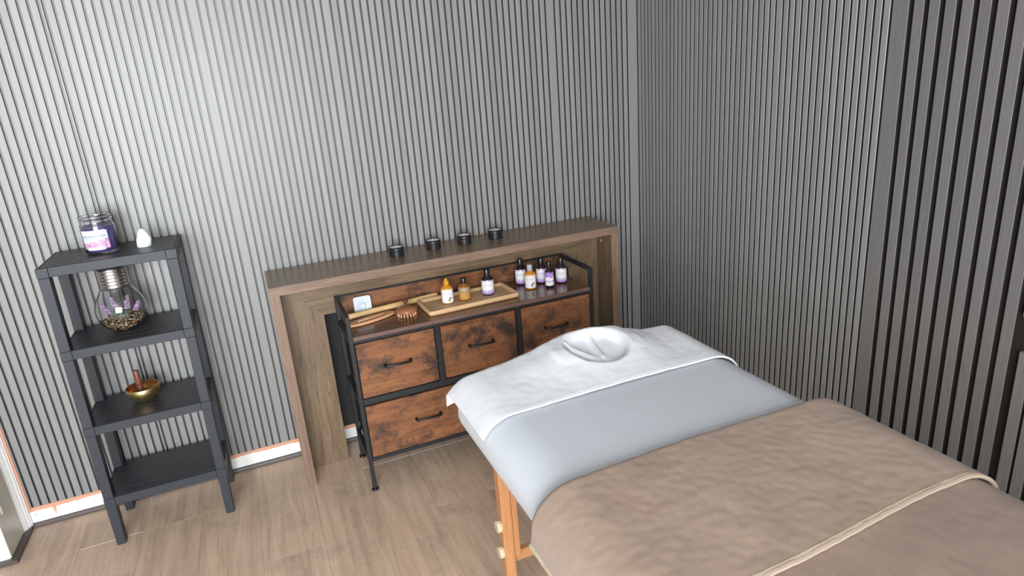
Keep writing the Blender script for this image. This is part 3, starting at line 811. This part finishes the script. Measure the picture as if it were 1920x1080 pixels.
SML = [('LAVENDER', 0.54, 0.0045, MAT['ink_pale'], 0.018), ('OIL', 0.46, 0.0035, MAT['ink_pale'], 0.008)]
TZ = TOP + 0.0095
def fac(x, y): return math.atan2((0.469 - x), (y + 2.53)) * -1.0 * -1.0
def turn(x, y, off=0): return -math.atan2(0.469 - x, y + 2.53) * -1 + off
def facing(x, y, off=0.0):
    # label faces -y at rotation 0; rotate so that it faces the viewer
    return math.atan2(0.469 - x, -( -2.53 - y)) + off
G1 = 'bottles on the wooden tray'; G2 = 'bottles standing on the dresser beside the tray'
bottle('oil_bottle', 'amber coconut oil bottle with a white label, leftmost on the wooden tray', G1, 'coconut', 1.0960, -0.2800, TZ, 0.0224, 0.0985, MAT['amber_cap'], MAT['amber'], facing(1.096, -.28), 0.020, COC)
bottle('oil_bottle', 'black capped amber bottle without white label, middle of the tray', G1, 'amber', 1.1645, -0.2800, TZ, 0.0232, 0.0880, MAT['black_cap'], MAT['amber_deep'], facing(1.1645, -.28), 0.017, AMB)
bottle('oil_bottle', 'dark lavender oil bottle with black cap, rightmost on the wooden tray', G1, 'lavender', 1.2640, -0.2745, TZ, 0.0240, 0.1030, MAT['black_cap'], MAT['dark_bottle'], facing(1.264, -.2745), 0.022, LAV)
bottle('oil_bottle', 'dark lavender oil bottle behind the clear capped coconut bottle', G2, 'lavender', 1.4360, -0.2055, TOP, 0.0222, 0.1070, MAT['black_cap'], MAT['dark_bottle'], facing(1.436, -.2055), 0.022, LAV)
bottle('oil_bottle', 'amber coconut oil bottle with a clear grey cap right of the tray', G2, 'coconut', 1.4455, -0.2800, TOP, 0.0224, 0.0995, MAT['clear_cap'], MAT['amber'], facing(1.4455, -.28), 0.021, COC)
bottle('oil_bottle', 'dark lavender oil bottle half hidden behind the small slim bottle', G2, 'lavender', 1.5150, -0.2375, TOP, 0.0222, 0.1040, MAT['black_cap'], MAT['dark_bottle'], facing(1.515, -.2375), 0.022, LAV)
bottle('oil_bottle', 'small slim dark bottle with two part purple and white label', G2, 'small', 1.5150, -0.3130, TOP, 0.0175, 0.1070, MAT['black_cap'], MAT['dark_bottle'], facing(1.515, -.313), 0.025, SML)
bottle('oil_bottle', 'dark lavender oil bottle, rightmost on the dresser beside the side rail', G2, 'lavender', 1.5823, -0.2845, TOP, 0.0224, 0.1045, MAT['black_cap'], MAT['dark_bottle'], facing(1.5823, -.2845), 0.022, LAV)

# ------------------------------------------------------------------ black plastic shelf
SX, SY, SW, SD = 0.0245, -0.1521, 0.3815, 0.2484
LEAN = 0.018
shelf = empty('shelf_unit', (SX, SY, 0), 'black plastic four tier shelf standing by the slatted wall on the left', 'shelf')
levels = [0.9942, 0.7234, 0.4534, 0.1842]
RT = 0.030
def lean(bm):
    for v in bm.verts: v.co.x += LEAN * (v.co.z - 0.5)
    return bm
x0, x1, y0, y1 = SX - SW / 2, SX + SW / 2, SY - SD / 2, SY + SD / 2
for zt_ in levels:
    b = bmesh.new()
    box(b, x0 + 0.0005, x1 - 0.0005, y0 + 0.012, y1 - 0.010, zt_ - RT + 0.006, zt_ - 0.0035)
    s_ = obj('shelf_board', lean(b), MAT['plastic'], shelf)
    obj('front_rim', lean(nb(x0 + 0.031, x1 - 0.031, y0, y0 + 0.012, zt_ - RT, zt_, bev=0.0012)), MAT['plastic_post'], s_)
    obj('back_rim', lean(nb(x0, x1, y1 - 0.010, y1, zt_ - RT, zt_, bev=0.0012)), MAT['plastic_post'], s_)
    for sx in (x0, x1 - 0.008): obj('side_rim', lean(nb(sx, sx + 0.008, y0 + 0.012, y1 - 0.010, zt_ - RT, zt_ - 0.0005, bev=0.001)), MAT['plastic_post'], s_)
    for xa in (x0 - 0.001, x1 - 0.031): obj('corner_block', lean(nb(xa, xa + 0.032, y0 - 0.001, y0 + 0.012, zt_ - RT - 0.001, zt_, bev=0.0012)), MAT['plastic_post'], s_)
    npl = 6; ww = (y1 - 0.010 - y0 - 0.012) / npl
    for k in range(npl):
        ya = y0 + 0.012 + ww * k
        obj('plank', lean(nb(x0 + 0.0085, x1 - 0.0085, ya + 0.0007, ya + ww - 0.0007, zt_ - 0.006, zt_ - 0.0002, bev=0.0010)), MAT['plastic'], s_)
zs = levels + [0.0]
for i in range(4):
    ztop = zs[i] - RT - 0.001 if True else 0
    zbot = zs[i + 1]
    for xa in (x0, x1 - 0.030):
        for ya, yb in ((y0, y0 + 0.036), (y1 - 0.036, y1)):
            b = bmesh.new(); box(b, xa, xa + 0.030, ya, yb, zbot, ztop, bev=0.0015)
            if i == 3:
                for v in b.verts:
                    if v.co.z < 0.05:
                        v.co.x += 0.0012 if v.co.x < xa + 0.015 else -0.0012
            obj('leg', lean(b), MAT['plastic_post'], shelf)

# candle jar
jar = empty('candle_jar', (0.0040, -0.1400, levels[0]), 'glass jar candle with purple wax on the top tier of the shelf', 'candle')
jar.rotation_euler = (0, math.radians(0.0), math.radians(-4))
gp = [(0, 0.0), (0.044, 0.0), (0.0480, 0.004), (0.0490, 0.010), (0.0490, 0.083), (0.0475, 0.092), (0.0450, 0.098), (0.0450, 0.104), (0.0470, 0.106), (0.0470, 0.109), (0.0450, 0.111), (0.0450, 0.116), (0.0466, 0.1175), (0.0462, 0.120), (0.0440, 0.120),
      (0.0425, 0.116), (0.0425, 0.098), (0.0455, 0.086), (0.0463, 0.080), (0.0463, 0.010), (0.044, 0.006), (0, 0.006)]
obj('glass', lathe(gp, 48), MAT['glass'], jar, world=False, smooth=50)
w = obj('wax', lathe([(0, 0.0062), (0.0438, 0.0065), (0.0460, 0.0105), (0.0460, 0.079), (0.0452, 0.0845), (0.038, 0.0825), (0, 0.0815)], 48), MAT['wax'], jar, world=False, smooth=50)
obj('wick', lathe([(0.001, 0.081), (0.001, 0.090), (0, 0.0905)], 6), MAT['ink'], w, world=False)
cl = obj('label', patch(0.0494, 0.018, 0.076, -0.95, 0.72), MAT['label_candle'], jar, world=False, smooth=180)
obj('label_banner', patch(0.0496, 0.062, 0.078, -0.92, 0.60), MAT['label_white'], cl, world=False, smooth=180)
obj('label_banner', patch(0.0497, 0.0565, 0.0625, -0.84, 0.56), MAT['ink_pale'], cl, world=False, smooth=180)
obj('label_banner', patch(0.0496, 0.0150, 0.0235, -0.66, 0.42), MAT['label_white'], cl, world=False, smooth=180)
obj('lettering', wrap_text('YANKEE CANDLE', 0.0075, 0.0499, 0.0690, -0.16, 0, 0.060), MAT['ink_pale'], cl, world=False)
obj('lettering', wrap_text('HOME INSPIRATION', 0.0045, 0.0499, 0.0595, -0.14, 0, 0.058), MAT['white_ink'], cl, world=False)
obj('lettering', wrap_text('LAVENDER', 0.0042, 0.0499, 0.0190, -0.12, 0, 0.024), MAT['ink_pale'], cl, world=False)

# white crystal
sprof = [(0, 0)] + [(0.0232 * (1 - (k / 14) ** 2.4) ** 0.62 * (0.94 + 0.06 * min(1, k / 2)), 0.060 * k / 14) for k in range(15)]
b = lathe(sprof, 20)
for v in b.verts:
    z = v.co.z / 0.060
    n_ = noise.noise(Vector((v.co.x * 70, v.co.y * 70, v.co.z * 45 + 3)))
    f_ = 1 + 0.16 * n_ - (0.20 if v.co.x > 0 else 0.0) * z ** 1.5
    v.co = Vector((v.co.x * f_ + z * 0.004, v.co.y * 0.78 * f_, max(0, v.co.z + (0.0025 * n_ if z > 0.1 else 0))))
st = obj('crystal_stone', b, MAT['crystal'], world=False, smooth=35, loc=(0.1235, -0.1560, levels[0]))
tag(st, 'small white pointed crystal stone beside the purple jar candle', 'stone')

# bulb terrarium
bz = levels[1]
bulb = empty('bulb_terrarium', (0.0065, -0.1380, bz), 'light bulb shaped glass terrarium with lavender and pebbles on the second tier', 'terrarium')
outer = [(0, 0.0), (0.020, 0.0005), (0.038, 0.005), (0.056, 0.018), (0.070, 0.038), (0.0765, 0.060), (0.0765, 0.078), (0.072, 0.098), (0.063, 0.117), (0.053, 0.133), (0.046, 0.147), (0.0435, 0.158)]
inner = [(max(0, r - 0.0016), z + (0.0018 if z < 0.02 else 0.0)) for r, z in outer][::-1]
obj('glass_bulb', lathe(outer + inner, 56), MAT['glass'], bulb, world=False, smooth=180)
capp = [(0.0455, 0.148)]
for k in range(6):
    z = 0.150 + k * 0.0112
    capp += [(0.0440, z), (0.0462, z + 0.0036), (0.0462, z + 0.0066), (0.0440, z + 0.0104)]
capp += [(0.0430, 0.219), (0.038, 0.225), (0.022, 0.2290), (0, 0.2300)]
obj('screw_cap', lathe(capp, 48), MAT['chrome'], bulb, world=False, smooth=60)
peb_cols = [(0.34, 0.22, 0.10), (0.50, 0.36, 0.20), (0.13, 0.075, 0.045), (0.66, 0.55, 0.40), (0.055, 0.034, 0.028), (0.60, 0.26, 0.04), (0.25, 0.18, 0.11)]
peb_mats = [plain('pebble_glaze', c, 0.35) for c in peb_cols]
b = bmesh.new(); rng = random.Random(3)
def inner_r(z):
    for (r0, z0), (r1, z1) in zip(outer, outer[1:]):
        if z0 <= z <= z1: return r0 + (r1 - r0) * (z - z0) / max(1e-6, z1 - z0)
    return 0.07
pts = []
for tries in range(6000):
    z = rng.uniform(0.005, 0.041); R_ = inner_r(z) - 0.0075
    if R_ <= 0: continue
    a = rng.uniform(0, 6.283); r_ = R_ * math.sqrt(rng.random())
    if z < 0.034 and r_ < R_ - 0.012: continue
    p = Vector((r_ * math.cos(a), r_ * math.sin(a), z + 0.05 * r_ * math.cos(a - 0.6)*0.6))
    if inner_r(max(0.001, p.z)) - 0.0062 < r_: continue
    if all((p - q).length > 0.0068 for q in pts): pts.append(p)
    if len(pts) > 330: break
for p in pts:
    g0 = len(b.faces)
    ret = bmesh.ops.create_icosphere(b, subdivisions=1, radius=1.0)
    s3 = Vector((rng.uniform(.0042, .0062), rng.uniform(.0036, .0050), rng.uniform(.0030, .0044)))
    rm = Euler((rng.uniform(-.5, .5), rng.uniform(-.5, .5), rng.uniform(0, 6.28))).to_matrix()
    for v in ret['verts']: v.co = rm @ Vector((v.co.x * s3.x, v.co.y * s3.y, v.co.z * s3.z)) + p
    mi = rng.choice([0, 0, 1, 1, 2, 3, 4, 6, 6, 5] if rng.random() < .5 else [0, 1, 2, 3, 6])
    for v in ret['verts']:
        for f in v.link_faces: f.material_index = mi
peb = obj('pebbles', b, peb_mats, bulb, world=False, smooth=180); peb['kind'] = 'stuff'
def sprig(x, y, dx, dy, h):
    b = bmesh.new(); base_ = Vector((x, y, 0.042)); tip = Vector((x + dx, y + dy, 0.042 + h))
    tube(b, [base_, base_.lerp(tip, .5) + Vector((0, 0, .002)), tip], 0.0009, 6)
    s_ = obj('stem', b, MAT['leaf'], bulb, world=False)
    b = bmesh.new()
    for k in range(70):
        t_ = rng.uniform(0.42, 1.0); c = base_.lerp(tip, t_); rr = 0.0092 * (1.15 - t_ * 0.75)
        a = rng.uniform(0, 6.28)
        ret = bmesh.ops.create_icosphere(b, subdivisions=1, radius=rng.uniform(.0020, .0032))
        for v in ret['verts']: v.co += c + Vector((math.cos(a) * rr, math.sin(a) * rr, rng.uniform(-.002, .002)))
    f = obj('flower_head', b, MAT['flower'], s_, world=False, smooth=180); f['kind'] = 'stuff'
sprig(0.014, -0.012, 0.014, -0.006, 0.074); sprig(-0.024, -0.014, -0.026, -0.006, 0.058); sprig(-0.010, -0.004, -0.010, 0.000, 0.072); sprig(0.030, -0.006, 0.026, -0.004, 0.046)
b = bmesh.new()
for k in range(30):
    a = rng.uniform(0, 6.28); L_ = rng.uniform(.028, .050); w_ = 0.0026
    c = Vector((rng.uniform(-.012, .016), rng.uniform(-.014, .008), 0.041)); d = Vector((math.cos(a), math.sin(a), 0))
    s_ = Vector((-d.y, d.x, 0)) * w_
    m_ = c + d * L_ * .5 + Vector((0, 0, L_ * .55)); e_ = c + d * L_ * .95 + Vector((0, 0, L_ * .62))
    v = [b.verts.new(p) for p in (c - s_, c + s_, m_ + s_, m_ - s_, e_)]
    b.faces.new(v[:4]); b.faces.new((v[3], v[2], v[4]))
lf = obj('leaves', b, MAT['leaf'], bulb, world=False); lf['kind'] = 'stuff'

# singing bowl + mallet
bw = empty('singing_bowl', (0.0005, -0.1270, levels[2]), 'hammered brass singing bowl on the third tier of the shelf', 'bowl')
ob = [(0, 0), (0.022, 0.0), (0.032, 0.003), (0.043, 0.012), (0.0510, 0.024), (0.0540, 0.036), (0.0530, 0.047), (0.0518, 0.0500), (0.0503, 0.0497)]
obj('outside', lathe(ob, 48), MAT['gold'], bw, world=False, smooth=180)
obj('inside', lathe([(0.0503, 0.0497), (0.0512, 0.036), (0.0485, 0.025), (0.040, 0.0145), (0.030, 0.0065), (0.021, 0.0042), (0, 0.0040)], 48), MAT['brass_in'], bw, world=False, smooth=180)
ml = bmesh.new()
mp = [(0, 0), (0.0085, 0.0), (0.0095, 0.002)]
for k in range(4): mp += [(0.0100, 0.030 + k * 0.006), (0.0086, 0.032 + k * 0.006), (0.0100, 0.034 + k * 0.006)]
mp += [(0.0098, 0.060), (0.0104, 0.104), (0.0094, 0.1060), (0, 0.1064)]
mo = obj('mallet', lathe(mp, 24), MAT['mallet'], world=False, smooth=40, loc=(-0.006, -0.1290, levels[2] + 0.0042))
tag(mo, 'dark red wooden mallet standing inside the brass singing bowl', 'mallet')

# ------------------------------------------------------------------ massage table
TX0, TX1, TY0, TY1, TZT = 0.872, 1.622, -2.88, -0.995, 0.664
table = empty('massage_table', ((TX0 + TX1) / 2, (TY0 + TY1) / 2, 0), 'massage table on orange wooden legs with pale turned knobs', 'massage table')
obj('pad', nb(TX0 + 0.055, TX1 - 0.055, TY0 + 0.055, TY1 - 0.055, 0.6005, 0.645, bev=0.02, seg=3), plain('cream_pad', (0.55, 0.5, 0.4), 0.6), table)
for ya in (TY0 + 0.03, TY1 - 0.055): obj('frame_rail', nb(TX0 + 0.05, TX1 - 0.05, ya, ya + 0.025, 0.545, 0.600), MAT['rail_wood'], table)
for xa in (TX0 + 0.024, TX1 - 0.049): obj('frame_rail', nb(xa, xa + 0.025, TY0 + 0.075, TY1 - 0.075, 0.545, 0.600), MAT['rail_wood'], table)
for ys, sg in ((TY1, -1), (TY0, 1)):
    for xs, sx in ((TX0, 1), (TX1, -1)):
        yc = ys + sg * 0.235; xo = xs + sx * 0.030
        b = nb(min(xo, xo + sx * 0.028), max(xo, xo + sx * 0.028), yc - 0.016, yc + 0.016, 0.0, 0.545, bev=0.002)
        lg = obj('leg', b, MAT['leg_wood'], table)
        xi = xo + sx * 0.029
        obj('leg_extension', nb(min(xi, xi + sx * 0.017), max(xi, xi + sx * 0.017), yc - 0.012, yc + 0.016, 0.24, 0.545, bev=0.002), MAT['leg_wood'], lg)
        for kz in (0.345, 0.265):
            kb = lathe([(0, 0), (0.0150, 0.0), (0.0160, 0.002), (0.0160, 0.010), (0.0150, 0.0125), (0, 0.0125)], 12)
            bmesh.ops.rotate(kb, verts=kb.verts, cent=(0, 0, 0), matrix=Matrix.Rotation(-sx * math.pi / 2, 3, 'Y'))
            bmesh.ops.translate(kb, verts=kb.verts, vec=(xo, yc - 0.002, kz))
            obj('knob', kb, MAT['knob_wood'], lg)
    yc = ys + sg * 0.235
    obj('cross_brace', nb(TX0 + 0.06, TX1 - 0.06, yc + 0.017, yc + 0.037, 0.200, 0.232, bev=0.002), MAT['leg_wood'], table)
    for xs in (TX0 + 0.078, TX1 - 0.108):
        obj('corner_block', nb(xs, xs + 0.03, yc - 0.006, yc + 0.016, 0.400, 0.5449), MAT['rail_wood'], table)

# fitted sheet: concentric loops from the hem up over the rounded edge
def rloop(x0, x1, y0, y1, r, z, n=14, wob=None):
    pts = []
    segs = []
    cs = [(x1 - r, y1 - r, 0), (x0 + r, y1 - r, 90), (x0 + r, y0 + r, 180), (x1 - r, y0 + r, 270)]
    for i, (cx, cy, a0) in enumerate(cs):
        arc = [(cx + r * math.cos(math.radians(a0 + 90 * k / n)), cy + r * math.sin(math.radians(a0 + 90 * k / n))) for k in range(n + 1)]
        pts += arc
        nx, ny, na = cs[(i + 1) % 4]
        e = (nx + r * math.cos(math.radians(na)), ny + r * math.sin(math.radians(na)))
        s_ = arc[-1]; m = 40 if i % 2 else 16
        pts += [(s_[0] + (e[0] - s_[0]) * k / m, s_[1] + (e[1] - s_[1]) * k / m) for k in range(1, m)]
    return [(x, y, z) for x, y in pts]
loops = []
prof = [(0.010, 0.560), (0.003, 0.566), (0.0, 0.580), (0.0, 0.598)]
for k in range(1, 9):
    a = math.radians(90 * k / 8); prof.append((0.10 * (1 - math.cos(a)), 0.598 + (TZT - 0.598) * math.sin(a)))
for ins, z in prof:
    L_ = rloop(TX0 + ins, TX1 - ins, TY0 + ins, TY1 - ins, max(0.015, 0.075 - ins * 0.5), z)
    out = []
    for x, y, z_ in L_:
        f = max(0, (0.60 - z_) / 0.04)
        n1 = noise.noise(Vector((x * 9, y * 9, 1.0))) ; n2 = noise.noise(Vector((x * 38, y * 38, 4.0)))
        cx_, cy_ = (TX0 + TX1) / 2, (TY0 + TY1) / 2
        dx, dy = (1 if x > cx_ else -1), (1 if y > cy_ + 0.7 else 0)
        out.append((x + f * dx * (0.004 * n1 + 0.002 * n2), y + f * dy * 0.004 * n1, z_ + f * (0.010 * n1 + 0.003 * n2)))
    loops.append(out)
sb = loft(loops, False, True)
sheet = obj('fitted_sheet', sb, MAT['sheet'], smooth=60, loc=((TX0 + TX1) / 2, (TY0 + TY1) / 2, TZT))
tag(sheet, 'pale grey white fitted sheet stretched over the massage table', 'sheet')

def drop(d, rx, rz):
    """height lost at signed distance d past the start of a rounded edge (quarter ellipse rx by rz, then vertical); returns (offset along, drop)"""
    if d <= 0: return d, 0.0
    L_ = 0.5 * math.pi * math.sqrt((rx * rx + rz * rz) / 2)
    if d < L_:
        a = d / L_ * math.pi / 2
        return rx * math.sin(a), rz * (1 - math.cos(a))
    return rx, rz + (d - L_)
def drape(x_s, y_s, off, rx=0.095, rz=0.066, xl=None, xr=None, yh=None):
    """flat cloth coordinates -> a point lying on the table"""
    xl = TX0 - off if xl is None else xl; xr = TX1 + off if xr is None else xr; yh = TY1 + off if yh is None else yh
    z = TZT + off; x, y = x_s, y_s
    dl = (xl + rx) - x_s; dr = x_s - (xr - rx); dh = y_s - (yh - rx)
    zd = 0
    if dl > 0: o_, q = drop(dl, rx, rz); x = xl + rx - o_; zd += q
    elif dr > 0: o_, q = drop(dr, rx, rz); x = xr - rx + o_; zd += q
    if dh > 0: o_, q = drop(dh, rx, rz); y = yh - rx + o_; zd += q
    return Vector((x, y, z - zd))

# face cradle towel: a padded ring under the cloth with a sunken face hole
CX, CY, RH = 1.282, -1.087, 0.086
RIDGE = [(0.80, 0.0), (0.87, 0.002), (0.92, 0.007), (1.02, 0.015), (1.10, 0.026), (1.17, 0.040), (1.24, 0.050), (1.31, 0.051), (1.37, 0.042), (1.42, 0.027), (1.48, 0.012), (1.55, 0.010), (1.60, 0.004), (1.70, 0.0)]
def ridge(x):
    for (xa, za), (xb, zb) in zip(RIDGE, RIDGE[1:]):
        if xa <= x <= xb:
            t_ = (x - xa) / (xb - xa); t_ = t_ * 0.5 + 0.5 * t_ * t_ * (3 - 2 * t_)
            return za + (zb - za) * t_
    return 0.0
def towel_bump(x, y):
    dx, dy = x - CX, y - CY
    r = math.hypot(dx, dy)
    g = 1.0 if y > CY + 0.02 else math.exp(-((CY + 0.02 - y) / 0.125) ** 2)
    h = ridge(x) * g
    rim = 0.047 * math.exp(-(max(0.0, abs(r - 0.112) - 0.012) / 0.030) ** 2)
    wr = 0.45 if dy > 0 else max(0.0, 0.45 + dy * 7)
    h = max(h, (1 - wr) * h + wr * rim) if r < 0.2 else h
    if r < RH + 0.014:
        h = max(h, 0.030) if dy > 0 else h
        t_ = max(0.0, min(1.0, (RH + 0.014 - r) / 0.030)); t_ = t_ * t_ * (3 - 2 * t_)
        deep = 0.020 + 0.024 * max(0, 1 - (r / RH) ** 2)
        # pleats run from the back of the hole to one point at its front
        ox, oy = dx + 0.004, dy + 0.058
        fold = 0.0
        s_, a_ = math.hypot(ox, oy), math.atan2(oy, ox)
        for ang, am, w_ in ((2.16, 0.011, 0.0055), (1.42, 0.009, 0.0085), (1.05, 0.005, 0.012)):
            d = s_ * abs(math.sin(a_ - ang))
            if math.cos(a_ - ang) > 0: fold += am * math.exp(-(d / w_) ** 2) * min(1, s_ / 0.02)
        pit = 0.022 * math.exp(-(s_ / 0.014) ** 2)
        h -= t_ * (deep + pit - fold)
    return h
def face_up(b):
    b.normal_update()
    if sum(f.normal.z for f in b.faces) < 0: bmesh.ops.reverse_faces(b, faces=b.faces)
def grid_cloth(xs, ys, fn):
    b = bmesh.new(); V = [[b.verts.new(fn(x, y)) for x in xs] for y in ys]
    for j in range(len(ys) - 1):
        for i in range(len(xs) - 1):
            b.faces.new((V[j][i], V[j][i + 1], V[j + 1][i + 1], V[j + 1][i]))
    return b
def lin(a, b_, n): return [a + (b_ - a) * k / n for k in range(n + 1)]
TWO = 0.0052
def towel_pt(x, y, lift=0.0):
    rx, rz, hx = 0.090, 0.066, 0.045
    yh = TY1 + TWO + 0.024 * math.exp(-((x - 1.28) / 0.16) ** 2)
    xl, xr = TX0 - TWO, TX1 + TWO
    px, py, za, zb_ = x, y, 0.0, 0.0
    if x < xl + rx: o_, za = drop(xl + rx - x, rx, rz); px = xl + rx - o_
    elif x > xr - rx: o_, za = drop(x - xr + rx, rx, rz); px = xr - rx + o_
    if y > yh - hx: o_, zb_ = drop(y - yh + hx, hx, 0.050); py = yh - hx + o_
    hi, lo = max(za, zb_), min(za, zb_)
    p = Vector((px, py, TZT + TWO + lift - hi - 0.22 * lo))
    n1 = noise.noise(Vector((x * 14, y * 14, 7))); n2 = noise.noise(Vector((x * 45, y * 45, 3)))
    p.z -= 0.0012 * max(0.0, 1 - (y + 1.262) / 0.03)
    p.z += towel_bump(px, py) * max(0.0, 1 - za / 0.05) + n1 * 0.0013 + n2 * 0.0005
    if za == 0.0 and y < -1.10: p.z = max(p.z, TZT + 0.0008)   # the pit rests on the sheet
    k = max(0.0, za - 0.028) / 0.04                     # the free edge stands off in soft waves
    p.x -= (1 if x < 1.2 else -1) * k * (0.003 + 0.005 * noise.noise(Vector((y * 17, 0.2, 1))))
    if x < 0.9 and y > -1.03: p.x -= 0.012 * k * (y + 1.03) / 0.07   # corner pulled to a point
    return p
ys_ = lin(-1.262, -0.935, 110)
xs_ = lin(0.856, 1.664, 240)
b = grid_cloth(xs_, ys_, towel_pt)
face_up(b)
towel = obj('face_towel', b, MAT['towel'], smooth=180, loc=(CX, CY, TZT))
m_ = towel.modifiers.new('thickness', 'SOLIDIFY'); m_.thickness = 0.003; m_.offset = 1.0
tag(towel, 'white terry towel cover with a sunken face hole at the table head', 'towel')
b = bmesh.new()
for yo, rr in ((-1.2630, 0.0030), (-1.2560, 0.0024), (-1.2500, 0.0018)):
    tube(b, [towel_pt(x, yo) + Vector((0, 0, 0.0012)) for x in lin(0.856, 1.664, 120)], rr, 8)
obj('hem', b, MAT['hem_white'], towel, smooth=180)

# blanket: lower layer, folded-over flap, bindings
BO = 0.010
def fleece_n(x, y): return 0.0014 * noise.noise(Vector((x * 16, y * 16, 0))) + 0.0012 * noise.noise(Vector((x * 55, y * 55, 2)))
def blanket_pt(off, flare=0.0):
    def f(x, y):
        p = drape(x, y, off, 0.100, 0.075, TX0 - off - 0.004, TX1 + off + 0.012)
        p.z += fleece_n(x, y)
        s = max(0.0, (TZT - 0.06 - p.z)) / 0.06
        sg = -1 if x < 1.2 else 1
        p.x += sg * (0.008 * min(1, s) + 0.006 * s * noise.noise(Vector((y * 7, 0.3, 1))))
        return p
    return f
lowf, upf = blanket_pt(BO), blanket_pt(BO + 0.0075)
def strip(fn, y_a, y_b, xa, xb, ny, nx, front=None):
    b = bmesh.new(); V = []
    for j in range(ny + 1):
        t_ = j / ny; row = []
        for i in range(nx + 1):
            x = xa + (xb - xa) * i / nx
            ya = y_a(x) if callable(y_a) else y_a
            yb = y_b(x) if callable(y_b) else y_b
            row.append(b.verts.new(fn(x, ya + (yb - ya) * t_)))
        V.append(row)
    for j in range(ny):
        for i in range(nx): b.faces.new((V[j][i], V[j][i + 1], V[j + 1][i + 1], V[j + 1][i]))
    face_up(b)
    return b
XA, XB = 0.776, 1.725
fold_y = lambda x: -1.574 - 0.004 * math.sin(x * 9)
flap_y = lambda x: -1.930 - 0.010 * math.sin(x * 7 + 0.4) - 0.03 * max(0, x - 1.5)
def up_pt(x, y):
    # rounds over at the fold so that the flap meets the lower layer
    fy = fold_y(x); d = fy - y
    k = 1.0
    if d < 0.012: k = math.sqrt(max(0.0, 1 - (1 - max(0, d) / 0.012) ** 2))
    a, c = lowf(x, y), upf(x, y)
    return a.lerp(c, 0.0 + k) if d >= 0 else a
blk = obj('blanket', strip(lowf, fold_y, -2.92, XA, XB, 120, 150), MAT['fleece_back'], smooth=180, loc=(1.25, -2.2, TZT))
m_ = blk.modifiers.new('thickness', 'SOLIDIFY'); m_.thickness = 0.006; m_.offset = 0.0
tag(blk, 'brown fleece blanket folded back over the lower half of the massage table', 'blanket')
fl = obj('folded_flap', strip(up_pt, lambda x: fold_y(x) + 0.0, flap_y, XA, XB, 70, 170), MAT['fleece'], blk, smooth=180)
m_ = fl.modifiers.new('thickness', 'SOLIDIFY'); m_.thickness = 0.008; m_.offset = 0.3
def ribbon(pts, nrm, w, th=0.003):
    b = bmesh.new(); tube(b, pts, w, 8); return b
hp = [upf(x, flap_y(x)) + Vector((0, 0, 0.002)) for x in lin(XA, XB, 140)]
b = bmesh.new()
rows = []
for k in range(len(hp)):
    p = hp[k]; x = lin(XA, XB, 140)[k]
    q = upf(x, flap_y(x) + 0.0095) + Vector((0, 0, 0.0048))
    d = (q - p).normalized(); t_ = (hp[min(k + 1, len(hp) - 1)] - hp[max(k - 1, 0)]).normalized(); n_ = t_.cross(d).normalized()
    if n_.z < 0 and abs(n_.z) > 0.2: n_ = -n_
    rows.append([b.verts.new(v) for v in (q, q + n_ * 0.001, p + n_ * 0.0026 - d * 0.001, p - d * 0.002, p - n_ * 0.0045)])
for r0, r1 in zip(rows, rows[1:]):
    for i in range(4): b.faces.new((r0[i], r0[i + 1], r1[i + 1], r1[i]))
bmesh.ops.recalc_face_normals(b, faces=b.faces)
obj('binding', b, MAT['binding'], blk, smooth=60)
b = bmesh.new(); tube(b, [upf(XA, y) + Vector((-0.002, 0, -0.002)) for y in lin(fold_y(XA) - 0.004, -1.94, 60)], 0.0068, 8)
obj('binding', b, MAT['binding'], blk, smooth=180)
